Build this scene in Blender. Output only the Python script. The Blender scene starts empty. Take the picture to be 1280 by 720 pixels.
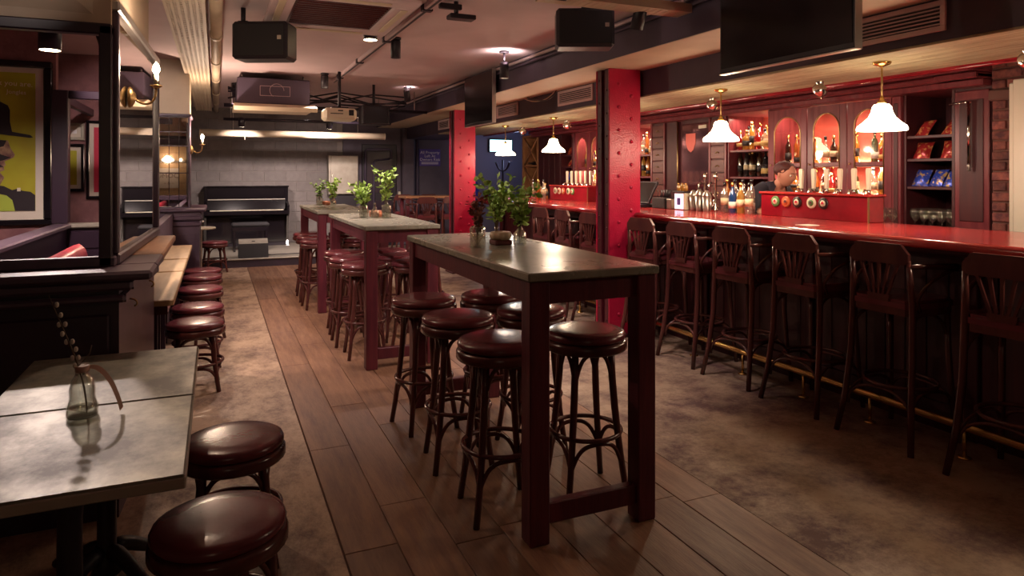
import bpy, math, random
from math import sin, cos, pi, radians as R
from mathutils import Vector, Matrix
random.seed(7)
S = bpy.context.scene
COL = S.collection

# ------------------------------------------------------------------ camera
CAM_H = 1.48
YAW = math.atan(370/850)
cam_d = bpy.data.cameras.new('camera'); cam = bpy.data.objects.new('camera', cam_d); COL.objects.link(cam)
cam.location = (0, 0, CAM_H); cam.rotation_euler = (R(90), 0, -YAW)
cam_d.sensor_width = 36; cam_d.lens = 36*850/1280
cam_d.shift_y = -(360-218)/1280
cam_d.clip_start = 0.05
S.camera = cam
# ------------------------------------------------------------------ world, exposure
W = bpy.data.worlds.new('world'); S.world = W; W.use_nodes = True
W.node_tree.nodes['Background'].inputs[0].default_value = (0.30, 0.12, 0.22, 1)
W.node_tree.nodes['Background'].inputs[1].default_value = 0.02
S.view_settings.view_transform = 'Standard'; S.view_settings.look = 'None'
S.view_settings.gamma = 1; S.view_settings.use_curve_mapping = False
S.view_settings.exposure = 0.0
S.cycles.max_bounces = 8; S.cycles.transparent_max_bounces = 8
S.cycles.caustics_reflective = False; S.cycles.caustics_refractive = False
S.cycles.sample_clamp_indirect = 3.0
WARM = (1.0, 0.72, 0.52); SPOTC = (1.0, 0.81, 0.74)

# ------------------------------------------------------------------ materials
MATS = {}
def mat(name, col, rough=0.5, metal=0.0, col2=None, scale=6.0, amt=1.0, bump=0.0, bscale=40.0, stretch=None,
        emit=0.0, ecol=None, trans=0.0, spec=0.5, rand=0.0, rough2=None, detail=4.0, coat=0.0, lo=0.35, hi=0.65, alpha=1.0, ior=1.45, nrough=.62):
    m = bpy.data.materials.new(name); m.use_nodes = True
    nt = m.node_tree; b = nt.nodes['Principled BSDF']; L = nt.links.new
    b.inputs['Base Color'].default_value = (*col, 1); b.inputs['Roughness'].default_value = rough
    b.inputs['Metallic'].default_value = metal; b.inputs['Specular IOR Level'].default_value = spec
    b.inputs['IOR'].default_value = ior
    b.inputs['Coat Weight'].default_value = coat
    if trans: b.inputs['Transmission Weight'].default_value = trans
    if alpha < 1: b.inputs['Alpha'].default_value = alpha
    if emit:
        b.inputs['Emission Color'].default_value = (*(ecol or col), 1); b.inputs['Emission Strength'].default_value = emit
    cs = None
    if col2 is not None or bump:
        g = nt.nodes.new('ShaderNodeNewGeometry'); mp = nt.nodes.new('ShaderNodeMapping')
        L(g.outputs['Position'], mp.inputs['Vector'])
        if stretch: mp.inputs['Scale'].default_value = stretch
    if col2 is not None:
        n = nt.nodes.new('ShaderNodeTexNoise'); n.inputs['Scale'].default_value = scale; n.inputs['Detail'].default_value = detail
        n.inputs['Roughness'].default_value = nrough
        L(mp.outputs[0], n.inputs['Vector'])
        rp = nt.nodes.new('ShaderNodeMapRange'); rp.inputs[1].default_value = lo; rp.inputs[2].default_value = hi
        rp.inputs[3].default_value = 0; rp.inputs[4].default_value = amt
        L(n.outputs['Fac'], rp.inputs[0])
        mx = nt.nodes.new('ShaderNodeMix'); mx.data_type = 'RGBA'
        mx.inputs[6].default_value = (*col, 1); mx.inputs[7].default_value = (*col2, 1)
        L(rp.outputs[0], mx.inputs[0]); cs = mx.outputs[2]
        if rough2 is not None:
            r2 = nt.nodes.new('ShaderNodeMapRange'); r2.inputs[3].default_value = rough; r2.inputs[4].default_value = rough2
            L(rp.outputs[0], r2.inputs[0]); L(r2.outputs[0], b.inputs['Roughness'])
    if rand:
        oi = nt.nodes.new('ShaderNodeObjectInfo'); hs = nt.nodes.new('ShaderNodeHueSaturation')
        r3 = nt.nodes.new('ShaderNodeMapRange'); r3.inputs[3].default_value = 1-rand; r3.inputs[4].default_value = 1+rand
        L(oi.outputs['Random'], r3.inputs[0]); L(r3.outputs[0], hs.inputs['Value'])
        if cs: L(cs, hs.inputs['Color'])
        else: hs.inputs['Color'].default_value = (*col, 1)
        cs = hs.outputs[0]
    if cs: L(cs, b.inputs['Base Color'])
    if bump:
        n2 = nt.nodes.new('ShaderNodeTexNoise'); n2.inputs['Scale'].default_value = bscale; n2.inputs['Detail'].default_value = 3
        L(mp.outputs[0], n2.inputs['Vector'])
        bp = nt.nodes.new('ShaderNodeBump'); bp.inputs['Strength'].default_value = bump; bp.inputs['Distance'].default_value = 0.01
        L(n2.outputs['Fac'], bp.inputs['Height']); L(bp.outputs[0], b.inputs['Normal'])
    MATS[name] = m
    return m

mat('stool_wood', (.072,.020,.020), .22, col2=(.105,.032,.026), scale=9, stretch=(1,1,.2))
mat('stool_leather', (.150,.032,.038), .25, col2=(.110,.021,.027), scale=5, bump=.06, bscale=60)
mat('red_wood', (.115,.018,.026), .42, col2=(.068,.010,.018), scale=7, stretch=(4,4,.35), bump=.1, bscale=30)
mat('table_metal', (.36,.335,.26), .24, metal=.25, col2=(.22,.205,.165), scale=3.2, rough2=.36, detail=7, stretch=(1.6,.8,1))
mat('table_metal_dull', (.21,.19,.14), .40, metal=.3, col2=(.085,.074,.068), scale=4.0, rough2=.55, lo=.38, hi=.62, nrough=.7, detail=8, stretch=(1.2,.9,1))
mat('table_edge', (.34,.31,.25), .35, metal=.4)
mat('plank', (.25,.130,.072), .42, col2=(.135,.062,.040), scale=3.5, stretch=(5,.5,1), rand=.24, nrough=.75, detail=10, bump=.12, bscale=30, rough2=.55)
mat('plywood', (.36,.235,.15), .42, col2=(.105,.055,.042), scale=2.4, detail=14, stretch=(1.3,.8,1), bump=.25, bscale=25, rough2=.7, lo=.43, hi=.62, nrough=.82)
mat('concrete', (.34,.24,.16), .45, col2=(.095,.046,.042), scale=1.6, detail=14, bump=.35, bscale=18, rough2=.75, lo=.43, hi=.60, nrough=.80)
mat('ceiling_paint', (.62,.48,.50), .75, col2=(.55,.42,.44), scale=1.3, bump=.03, bscale=50)
mat('cream_paint', (.60,.49,.36), .6, col2=(.54,.43,.31), scale=3)
mat('beam_paint', (.068,.050,.082), .55, col2=(.055,.038,.064), scale=3, bump=.05)  # blue raised to put the purple of the shadows into the paint
mat('dark_paint', (.038,.024,.042), .45, col2=(.026,.017,.024), scale=3)
mat('purple_panel', (.095,.060,.088), .38, col2=(.068,.040,.062), scale=4)
mat('black_wood', (.026,.012,.024), .35)  # near-black carrying the purple shadow tint in its colour
mat('black', (.014,.009,.015), .45)
mat('black_gloss', (.008,.006,.008), .12, spec=.6)
mat('black_cloth', (.014,.012,.014), .8)
mat('block', (.20,.175,.165), .7, col2=(.165,.14,.135), scale=9, bump=.1, bscale=60, rand=.07)
mat('mortar', (.27,.235,.215), .8)
mat('grey_wall', (.105,.085,.110), .7, col2=(.085,.066,.086), scale=4)
mat('dark_brick_wall', (.25,.11,.11), .75, col2=(.16,.062,.070), scale=5, detail=8, bump=.2, bscale=30)
mat('brick', (.24,.072,.055), .75, col2=(.09,.024,.030), scale=18, bump=.3, bscale=45, rand=.4)
mat('brick_mortar', (.13,.06,.05), .9)
mat('column_red', (.42,.011,.045), .28, spec=.35, col2=(.32,.008,.034), scale=5, bump=.35, bscale=70)
mat('column_dark', (.07,.006,.012), .4, col2=(.05,.004,.01), scale=6)
mat('bar_top', (.50,.050,.045), .16, col2=(.24,.014,.020), scale=3, stretch=(5,.35,1), nrough=.75, detail=8, rough2=.22, coat=.15)
mat('bar_front', (.060,.012,.016), .40, col2=(.036,.007,.010), scale=6, stretch=(5,5,.4), rand=.2)
mat('backbar_wood', (.21,.040,.046), .33, col2=(.135,.020,.028), scale=5, stretch=(4,4,.4), rand=.12)
mat('backbar_dark', (.07,.013,.016), .45, col2=(.045,.008,.012), scale=5, stretch=(4,4,.4))
mat('drawer_wood', (.17,.050,.040), .4, col2=(.11,.028,.026), scale=7, stretch=(4,.6,4), rand=.15)
mat('red_gloss', (.27,.010,.020), .18, col2=(.18,.006,.014), scale=4, coat=.3)
mat('red_panel', (.62,.12,.085), .45)
mat('canopy_board', (.44,.375,.24), .6, col2=(.17,.125,.075), scale=4, stretch=(7,.5,4), detail=12, nrough=.8, lo=.42, hi=.66, rand=.2, bump=.3, bscale=20)
mat('brass', (.72,.46,.16), .25, metal=1)
mat('old_brass', (.42,.27,.12), .38, metal=1)
mat('chrome', (.75,.72,.68), .14, metal=1)
mat('steel', (.50,.46,.42), .35, metal=1)
mat('grey_metal', (.40,.36,.30), .45, metal=.5, col2=(.33,.29,.24), scale=8)
mat('white_paint', (.62,.56,.46), .5)
mat('white_plastic', (.70,.62,.48), .4)
mat('ivory', (.75,.68,.52), .3)
mat('mirror', (.80,.78,.76), .02, metal=1)
mat('dark_mirror', (.30,.15,.18), .10, metal=.9)
mat('shade', (1,.95,.85), .4, emit=14, ecol=(1,.80,.52))
mat('bulb', (1,.9,.7), .3, emit=110, ecol=(1,.74,.42))
mat('lamp_face', (1,.95,.85), .4, emit=9, ecol=(1,.84,.60))
mat('led_strip', (1,.85,.6), .4, emit=110, ecol=(1,.74,.42))
mat('led_blue', (.3,.6,1), .4, emit=6, ecol=(.15,.45,1))
mat('screen_glow', (.6,1,1), .4, emit=7, ecol=(.42,.92,1))
mat('panel_glow', (.9,.8,1), .4, emit=1.6, ecol=(.9,.7,.95))
mat('screen_off', (.006,.004,.006), .18, spec=.5)
mat('leather_red', (.40,.030,.045), .36, col2=(.24,.012,.025), scale=6, bump=.15, bscale=25)
mat('leaf', (.42,.58,.14), .5, col2=(.20,.34,.06), scale=30, spec=.3)
mat('leaf_dark', (.16,.27,.07), .5, col2=(.16,.22,.06), scale=30)
mat('dry_flower', (.30,.09,.05), .7, col2=(.16,.05,.04), scale=40)
mat('stem', (.10,.06,.035), .7)
mat('catkin', (.55,.48,.40), .9)
mat('ribbon', (.42,.24,.18), .6)
mat('ceramic', (.50,.36,.24), .45)
mat('copper', (.55,.22,.13), .35, metal=.7)
mat('wood_block', (.14,.030,.028), .45, col2=(.08,.016,.016), scale=8)
mat('oak_light', (.48,.32,.17), .4, col2=(.36,.22,.11), scale=5, stretch=(4,.6,1))
mat('oak_shelf', (.42,.20,.09), .4, col2=(.30,.13,.06), scale=5, stretch=(4,.6,1))
mat('paper', (.60,.52,.44), .7)
mat('poster_bg', (.42,.42,.020), .55, col2=(.34,.28,.012), scale=1.5)
mat('poster_dark', (.018,.010,.014), .6)
mat('poster_skin', (.42,.27,.16), .6, col2=(.14,.05,.05), scale=16)
mat('poster_green', (.35,.42,.05), .6)
mat('poster_ink', (.75,.68,.50), .6)
mat('picture_red', (.50,.012,.05), .5)
mat('sign_blue', (.085,.055,.27), .5)
mat('sign_ink', (.75,.72,.75), .6)
mat('ink_dark', (.08,.02,.025), .7)
mat('skin', (.50,.22,.15), .55)
mat('hair', (.085,.018,.014), .6, col2=(.045,.010,.010), scale=60)
mat('shirt', (.016,.012,.022), .85)
mat('trouser', (.012,.010,.014), .85)
mat('crisp_red', (.30,.02,.02), .25, metal=.3, col2=(.55,.25,.08), scale=28, lo=.5, hi=.62)
mat('crisp_blue', (.03,.06,.38), .25, metal=.3, col2=(.50,.32,.10), scale=28, lo=.52, hi=.62)
mat('blue_cloth', (.03,.04,.28), .8)
mat('curtain_blue', (.16,.14,.20), .7)
mat('badge_cream', (.70,.66,.50), .35)
mat('badge_green', (.08,.22,.07), .35)
mat('badge_orange', (.50,.12,.04), .35)
mat('badge_black', (.02,.015,.015), .3)
BOT = {'clear': (.85,.80,.72), 'amber': (.75,.28,.05), 'brown': (.10,.035,.015), 'green': (.06,.20,.06), 'blue': (.05,.20,.60),
       'red': (.60,.03,.03), 'golden': (.85,.52,.12), 'dark': (.02,.014,.014), 'violet': (.16,.06,.60)}
def glassmat(name, tint, gloss=.12, body=0.0, bcol=(1,1,1), rough=.03, gmax=.85):
    '''thin clear glass: tinted see-through, fresnel reflection, some light-scattering body'''
    m = bpy.data.materials.new(name); m.use_nodes = True; nt = m.node_tree; nt.nodes.clear(); L = nt.links.new; N = nt.nodes.new
    out = N('ShaderNodeOutputMaterial'); tr = N('ShaderNodeBsdfTransparent'); tr.inputs[0].default_value = (*tint, 1)
    gl = N('ShaderNodeBsdfGlossy'); gl.inputs['Roughness'].default_value = rough; gl.inputs[0].default_value = (.95,.93,.9,1)
    lw = N('ShaderNodeLayerWeight'); lw.inputs[0].default_value = .30
    mr_ = N('ShaderNodeMapRange'); mr_.inputs[3].default_value = gloss; mr_.inputs[4].default_value = gmax; L(lw.outputs['Facing'], mr_.inputs[0])
    base = tr.outputs[0]
    if body:
        tl = N('ShaderNodeBsdfTranslucent'); tl.inputs[0].default_value = (*bcol, 1); df = N('ShaderNodeBsdfDiffuse'); df.inputs[0].default_value = (*bcol, 1)
        a = N('ShaderNodeMixShader'); a.inputs[0].default_value = .35; L(tl.outputs[0], a.inputs[1]); L(df.outputs[0], a.inputs[2])
        b = N('ShaderNodeMixShader'); b.inputs[0].default_value = body; L(tr.outputs[0], b.inputs[1]); L(a.outputs[0], b.inputs[2]); base = b.outputs[0]
    mx = N('ShaderNodeMixShader'); L(mr_.outputs[0], mx.inputs[0]); L(base, mx.inputs[1]); L(gl.outputs[0], mx.inputs[2]); L(mx.outputs[0], out.inputs[0])
    MATS[name] = m
glassmat('glass', (.93,.94,.90), .08, .05, (.8,.78,.7)); glassmat('water', (.86,.84,.76), .04, .10, (.6,.55,.45)); glassmat('door_glass', (.98,.96,.94), .006, gmax=.25)
for k, c in BOT.items():
    if k == 'dark': mat('glass_dark', c, .12, spec=.7)
    elif k == 'clear': glassmat('glass_clear', (.85,.83,.80), .10, .22, (.8,.76,.68))
    else: glassmat('glass_'+k, tuple(.25+.75*x for x in c), .08, .55, c)
mat('label_cream', (.62,.50,.32), .6); mat('label_black', (.03,.025,.025), .5); mat('label_gold', (.55,.36,.12), .45)
mat('label_white', (.75,.70,.62), .6)

# ------------------------------------------------------------------ mesh helper
class MB:
    def __init__(s): s.v = []; s.f = []; s.s = []
    def add(s, vs, fs, smooth=False):
        o = len(s.v); s.v += [tuple(p) for p in vs]; s.f += [tuple(i+o for i in f) for f in fs]; s.s += [smooth]*len(fs); return s
    def box(s, x0, x1, y0, y1, z0, z1, b=0.0):
        if x0 > x1: x0, x1 = x1, x0
        if y0 > y1: y0, y1 = y1, y0
        if z0 > z1: z0, z1 = z1, z0
        if b <= 0:
            vs = [(x,y,z) for z in (z0,z1) for y in (y0,y1) for x in (x0,x1)]
            return s.add(vs, [(0,2,3,1),(4,5,7,6),(0,1,5,4),(2,6,7,3),(0,4,6,2),(1,3,7,5)])
        b = min(b, (x1-x0)*.49, (y1-y0)*.49, (z1-z0)*.49)
        vs = []; idx = {}
        for i, x in enumerate((x0,x1)):
            for j, y in enumerate((y0,y1)):
                for k, z in enumerate((z0,z1)):
                    dx, dy, dz = (b if i == 0 else -b), (b if j == 0 else -b), (b if k == 0 else -b)
                    for a, p in enumerate(((x,y+dy,z+dz),(x+dx,y,z+dz),(x+dx,y+dy,z))):
                        idx[i,j,k,a] = len(vs); vs.append(p)
        F = []; I = lambda i,j,k,a: idx[i,j,k,a]
        for i in (0,1):
            q = [I(i,0,0,0),I(i,0,1,0),I(i,1,1,0),I(i,1,0,0)]; F.append(q if i == 0 else q[::-1])
            q = [I(0,i,0,1),I(1,i,0,1),I(1,i,1,1),I(0,i,1,1)]; F.append(q if i == 0 else q[::-1])
            q = [I(0,0,i,2),I(0,1,i,2),I(1,1,i,2),I(1,0,i,2)]; F.append(q if i == 0 else q[::-1])
        for i in (0,1):
            for j in (0,1):
                q = [I(i,j,0,0),I(i,j,0,1),I(i,j,1,1),I(i,j,1,0)]; F.append(q if (i+j)%2 else q[::-1])
                q = [I(i,0,j,0),I(i,0,j,2),I(i,1,j,2),I(i,1,j,0)]; F.append(q if (i+j)%2 == 0 else q[::-1])
                q = [I(0,i,j,1),I(0,i,j,2),I(1,i,j,2),I(1,i,j,1)]; F.append(q if (i+j)%2 else q[::-1])
                for k in (0,1):
                    t = [I(i,j,k,0),I(i,j,k,1),I(i,j,k,2)]; F.append(t if (i+j+k)%2 else t[::-1])
        return s.add(vs, F)
    def tube(s, pts, r, n=8, closed=False, cap=True, flat=1.0):
        P = [Vector(p) for p in pts]; m = len(P); rs = r if isinstance(r, (list,tuple)) else [r]*m
        T = []
        for i in range(m):
            a = P[i-1] if (i > 0 or closed) else P[i]; c = P[(i+1)%m] if (i < m-1 or closed) else P[i]
            T.append((c-a).normalized())
        up = Vector((0,0,1)) if abs(T[0].z) < .9 else Vector((1,0,0))
        N = (up - T[0]*up.dot(T[0])).normalized(); vs = []
        for i in range(m):
            N = (N - T[i]*N.dot(T[i]))
            N = N.normalized() if N.length > 1e-6 else T[i].orthogonal().normalized()
            B = T[i].cross(N)
            for k in range(n):
                a = 2*pi*k/n; vs.append(P[i] + (N*cos(a)*flat + B*sin(a))*rs[i])
        F = []
        for i in range(m if closed else m-1):
            for k in range(n):
                a = i*n+k; b = i*n+(k+1)%n; c = ((i+1)%m)*n+(k+1)%n; d = ((i+1)%m)*n+k
                F.append((a,b,c,d))
        s.add(vs, F, True)
        if cap and not closed:
            o = len(s.v)-len(vs)
            s.f.append(tuple(o+k for k in range(n))[::-1]); s.f.append(tuple(o+(m-1)*n+k for k in range(n))); s.s += [False,False]
        return s
    def cyl(s, p0, p1, r0, r1=None, n=16): return s.tube([p0,p1], [r0, r0 if r1 is None else r1], n)
    def lathe(s, prof, n=24, c=(0,0,0), smooth=True, scallop=None):
        vs = []; F = []; m = len(prof)
        for (r,z) in prof:
            for k in range(n):
                a = 2*pi*k/n; q = r*(1+(scallop[0]*abs(sin(a*scallop[1]/2))-scallop[0]*.5 if scallop else 0))
                vs.append((c[0]+q*cos(a), c[1]+q*sin(a), c[2]+z))
        for i in range(m-1):
            for k in range(n):
                F.append((i*n+k, i*n+(k+1)%n, (i+1)*n+(k+1)%n, (i+1)*n+k))
        s.add(vs, F, smooth); o = len(s.v)-len(vs)
        if prof[0][0] > 1e-5: s.f.append(tuple(o+k for k in range(n))[::-1]); s.s.append(False)
        if prof[-1][0] > 1e-5: s.f.append(tuple(o+(m-1)*n+k for k in range(n))); s.s.append(False)
        return s
    def prism(s, poly, a0, a1, axis='z'):
        n = len(poly)
        def mk(u, v, w): return {'z': (u,v,w), 'x': (w,u,v), 'y': (u,w,v)}[axis]
        vs = [mk(u,v,a0) for u,v in poly] + [mk(u,v,a1) for u,v in poly]
        F = [tuple(range(n))[::-1], tuple(range(n,2*n))] + [(i,(i+1)%n,n+(i+1)%n,n+i) for i in range(n)]
        if axis == 'y': F = [f[::-1] for f in F]
        return s.add(vs, F)
    def ball(s, c, r, n=10, m=7, sz=None):
        sz = sz or (1,1,1); vs = []; F = []
        for i in range(m+1):
            t = pi*i/m
            for k in range(n):
                a = 2*pi*k/n; vs.append((c[0]+r*sz[0]*sin(t)*cos(a), c[1]+r*sz[1]*sin(t)*sin(a), c[2]-r*sz[2]*cos(t)))
        for i in range(m):
            for k in range(n): F.append((i*n+k, i*n+(k+1)%n, (i+1)*n+(k+1)%n, (i+1)*n+k))
        return s.add(vs, F, True)
    def xf(s, M, start=0):
        for i in range(start, len(s.v)): s.v[i] = tuple(M @ Vector(s.v[i]))
        return s
    def mesh(s, name, m):
        me = bpy.data.meshes.new(name); me.from_pydata(s.v, [], s.f)
        me.polygons.foreach_set('use_smooth', s.s); me.materials.append(MATS[m]); me.update(); return me

def tag(o, label=None, cat=None, group=None, kind=None):
    if label: o['label'] = label
    if cat: o['category'] = cat
    if group: o['group'] = group
    if kind: o['kind'] = kind
    return o
def link(o, parent=None):
    COL.objects.link(o)
    if parent is not None: o.parent = parent
    return o
def T(name, label, cat, loc=(0,0,0), rz=0.0, group=None):
    o = link(bpy.data.objects.new(name, None)); o.location = loc; o.rotation_euler = (0,0,rz); o.empty_display_size = .1
    return tag(o, label, cat, group)
def obj(name, mb, m, parent=None, world=True):
    """one mesh object; with world=True its vertices are given in world space and shifted into its (unrotated) root's space"""
    if parent is not None and world:
        p = parent; sh = Vector((0,0,0))
        while p is not None: sh += Vector(p.location); p = p.parent
        mb.v = [(a-sh.x, b-sh.y, c-sh.z) for a,b,c in mb.v]
    return link(bpy.data.objects.new(name, mb.mesh(name, m)), parent)
def solo(name, mb, m, label, cat, group=None):
    """a thing of one mesh, origin moved to its base"""
    xs = [p[0] for p in mb.v]; ys = [p[1] for p in mb.v]; zs = [p[2] for p in mb.v]
    c = ((min(xs)+max(xs))/2, (min(ys)+max(ys))/2, min(zs))
    mb.v = [(a-c[0], b-c[1], d-c[2]) for a,b,d in mb.v]
    o = link(bpy.data.objects.new(name, mb.mesh(name, m))); o.location = c
    return tag(o, label, cat, group)
def struct(name, mb, m, parent=None):
    o = obj(name, mb, m, parent)
    if parent is None: o['kind'] = 'structure'
    return o
def place(name, me, loc, parent, rz=0.0, rot=None, scale=None):
    o = link(bpy.data.objects.new(name, me), parent); o.location = loc
    o.rotation_euler = rot or (0,0,rz)
    if scale: o.scale = scale
    return o
def dup(root, loc, rz=0.0, label=None, group=None):
    def cp(o, par):
        c = o.copy(); COL.objects.link(c); c.parent = par
        for ch in o.children: cp(ch, c)
        return c
    r = cp(root, None); r.location = loc; r.rotation_euler = (0,0,rz)
    if label: r['label'] = label
    if group: r['group'] = group
    return r
def lamp(name, kind, loc, power, color, parent=None, **kw):
    d = bpy.data.lights.new(name, kind); d.energy = power; d.color = color
    o = link(bpy.data.objects.new(name, d), parent); o.location = loc
    if 'rot' in kw: o.rotation_euler = kw.pop('rot')
    for k, v in kw.items(): setattr(d, k, v)
    return o
def text(name, body, size, m, parent, loc, rot, ext=.0005, align='CENTER', sx=1.0):
    cu = bpy.data.curves.new(name, 'FONT'); cu.body = body; cu.size = size; cu.extrude = ext; cu.align_x = align; cu.align_y = 'CENTER'
    cu.resolution_u = 2
    t = bpy.data.objects.new(name+'_tmp', cu); COL.objects.link(t)
    dg = bpy.context.evaluated_depsgraph_get(); me = bpy.data.meshes.new_from_object(t.evaluated_get(dg))
    bpy.data.objects.remove(t); bpy.data.curves.remove(cu)
    me.materials.clear(); me.materials.append(MATS[m]); me.name = name
    o = link(bpy.data.objects.new(name, me), parent); o.location = loc; o.rotation_euler = rot; o.scale = (sx,1,1)
    return o
def arc(c, r, a0, a1, n, fn):
    return [fn(c[0]+r*cos(a0+(a1-a0)*i/n), c[1]+r*sin(a0+(a1-a0)*i/n)) for i in range(n+1)]
def bez(p0, p1, p2, p3, n=10):
    p0, p1, p2, p3 = map(Vector, (p0,p1,p2,p3)); out = []
    for i in range(n+1):
        t = i/n; out.append(p0*(1-t)**3 + p1*3*t*(1-t)**2 + p2*3*t*t*(1-t) + p3*t**3)
    return out
SP = 140.0; STG = 210.0

# ================================================================== THE SETTING
# ---- floor
fl = struct('floor', MB().box(-3.5,6.8,-3.3,14.3,-.12,-.015), 'brick_mortar')
obj('worn_board_floor', MB().box(-3.5,.452,-3.3,14.3,-.015,0), 'plywood', fl)
obj('concrete_floor', MB().box(2.148,6.8,-3.3,14.3,-.015,0), 'concrete', fl)
for r in range(8):
    x0 = .46+r*.211; y = -3.3-random.random()*1.2
    while y < 14.2:
        L = random.uniform(1.0,1.9); y1 = min(y+L, 14.25)
        w = MB().box(0,.2085,0,y1-y-.003,-.015,random.uniform(-.0006,.0006),.002)
        o = obj('plank', w, 'plank', fl, world=False); o.location = (x0, y, 0)
        y = y1
# ---- walls and ceiling
struct('ceiling', MB().box(-3.5,6.8,-3.3,14.3,2.75,2.9), 'ceiling_paint')
struct('wall_left', MB().box(-3.55,-3.4,-3.3,14.3,0,2.75), 'dark_brick_wall')
struct('wall_right', MB().box(5.86,6.0,-3.3,11.76,0,2.75).box(5.86,6.7,11.70,11.76,0,2.75).box(6.62,6.72,11.7,14.3,0,2.75), 'dark_paint')
struct('wall_front', MB().box(-3.4,5.86,-3.3,-3.2,0,2.75), 'dark_paint')
wb = struct('wall_back', MB().box(-.66,6.62,14.1,14.25,0,2.75), 'mortar')
blk = MB().box(-.197,.197,-.012,.006,-.096,.096,.004).mesh('block','block')
hlf = MB().box(-.097,.097,-.012,.006,-.096,.096,.004).mesh('block','block')
for j in range(13):
    z = .14+.1+j*.2
    for i in range(8):
        x = -.6+i*.4+(.2 if j%2 else 0)
        if x > 2.2: continue
        place('block', blk, (x+.06, 14.1, z), wb)
    if j%2 == 0: place('block', hlf, (2.36-.1, 14.1, z), wb)
    else: place('block', hlf, (-.54-.1+.2-.2, 14.1, z), wb)
struct('wall_back_dark', MB().box(2.37,3.56,14.04,14.1,0,2.75).box(3.82,4.75,14.03,14.1,0,2.75), 'grey_wall')
struct('wall_back_blue', MB().box(4.75,6.62,14.03,14.1,0,2.75), 'curtain_blue')
struct('trim_corner_pillar', MB().box(3.56,3.82,13.85,14.1,0,2.75,.03), 'grey_wall')
struct('wall_aisle_left', MB().box(-.75,-.60,9.3,14.1,0,2.75), 'grey_wall')
struct('wall_poster', MB().box(-3.4,-1.29,7.08,7.18,0,2.75), 'dark_brick_wall')
struct('wall_pictures', MB().box(-3.4,-.60,8.42,8.52,0,2.75), 'dark_brick_wall')
# black double-panel door at the back
d1 = struct('door_1', MB().box(2.74,3.46,13.99,14.04,0,2.1,.01), 'black')
obj('door_panel', MB().box(2.84,3.36,13.98,13.99,.2,.95,.004).box(2.84,3.36,13.98,13.99,1.1,1.95,.004), 'black_wood', d1)
obj('handle', MB().cyl((3.4,13.99,1.02),(3.4,13.93,1.02),.012).cyl((3.4,13.93,1.02),(3.3,13.93,1.02),.011), 'steel', d1)

# ---- beam over the columns, boxed bulkhead with board canopy over the bar
bm = struct('trim_beam', MB().box(3.05,3.65,-3.2,14.1,2.45,2.75), 'beam_paint')
obj('beam_soffit', MB().box(3.055,3.648,-3.2,14.0,2.446,2.45), 'cream_paint', bm)
bh = struct('trim_bulkhead', MB().box(3.65,4.50,-3.2,11.7,2.215,2.75), 'beam_paint')
for i in range(6):
    y = -3.2 - (i*.9)%2.3
    while y < 11.7:
        y1 = min(y+2.6, 11.7); y0 = max(y,-3.2)
        if y1-y0 > .1:
            o = obj('canopy_board', MB().box(0,.139,0,y1-y0-.004,-.018,random.uniform(-.004,.0),.003), 'canopy_board', bh, world=False)
            o.location = (3.653+i*.1415, y0, 2.217)
        y = y1
obj('red_fascia', MB().box(4.50,4.56,-3.2,11.7,2.19,2.26,.01).cyl((4.53,-3.2,2.19),(4.53,11.7,2.19),.016,n=10), 'red_gloss', bh)
struct('ceiling_bar', MB().box(4.5,5.86,-3.2,11.7,2.60,2.66), 'black')

# ---- riveted red columns
riv = MB().lathe([(.017,0),(.016,.006),(.010,.011),(0,.013)], 10).mesh('rivet','column_red')
rivd = MB().lathe([(.011,0),(.010,.004),(.006,.008),(0,.009)], 8).mesh('rivet','column_dark')
def column(y0, lab):
    x0, x1, y1 = 3.27, 3.605, y0+.24
    t = T('riveted_column', lab, 'column', ((x0+x1)/2,(y0+y1)/2,0))
    obj('front_flange', MB().box(x0,x1,y0,y0+.022,0,2.446,.004), 'column_red', t)
    obj('rear_flange', MB().box(x0,x1,y1-.022,y1,0,2.446,.004), 'column_red', t)
    obj('web', MB().box(x0+.03,x1-.03,y0+.022,y1-.022,0,2.446), 'column_dark', t)
    obj('angle_strip', MB().box(x0+.006,x0+.03,y0+.022,y0+.09,0,2.446,.003).box(x0+.006,x0+.03,y1-.09,y1-.022,0,2.446,.003), 'column_dark', t)
    obj('base_plate', MB().box(x0-.05,x1+.05,y0-.05,y1+.05,0,.02,.004), 'column_dark', t)
    cx, cy = (x0+x1)/2, (y0+y1)/2
    for k in range(22):
        z = .10+k*.105
        if z > 2.42: break
        xx = x0+.10 if k%2 else x0+.235
        place('rivet', riv, (xx-cx, y0-cy, z), t, rot=(R(90),0,0))
    for k in range(11):
        z = .15+k*.21
        place('rivet', rivd, (x0+.006-cx, y0+.055-cy, z), t, rot=(0,R(-90),0))
        place('rivet', rivd, (x0+.006-cx, y1-.055-cy, z+.1), t, rot=(0,R(-90),0))
column(5.30, 'red riveted steel column standing beside the bar chairs, with paint glinting under lamplight')
column(9.67, 'red riveted steel column next to the upright television, farther along the beam')

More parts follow.
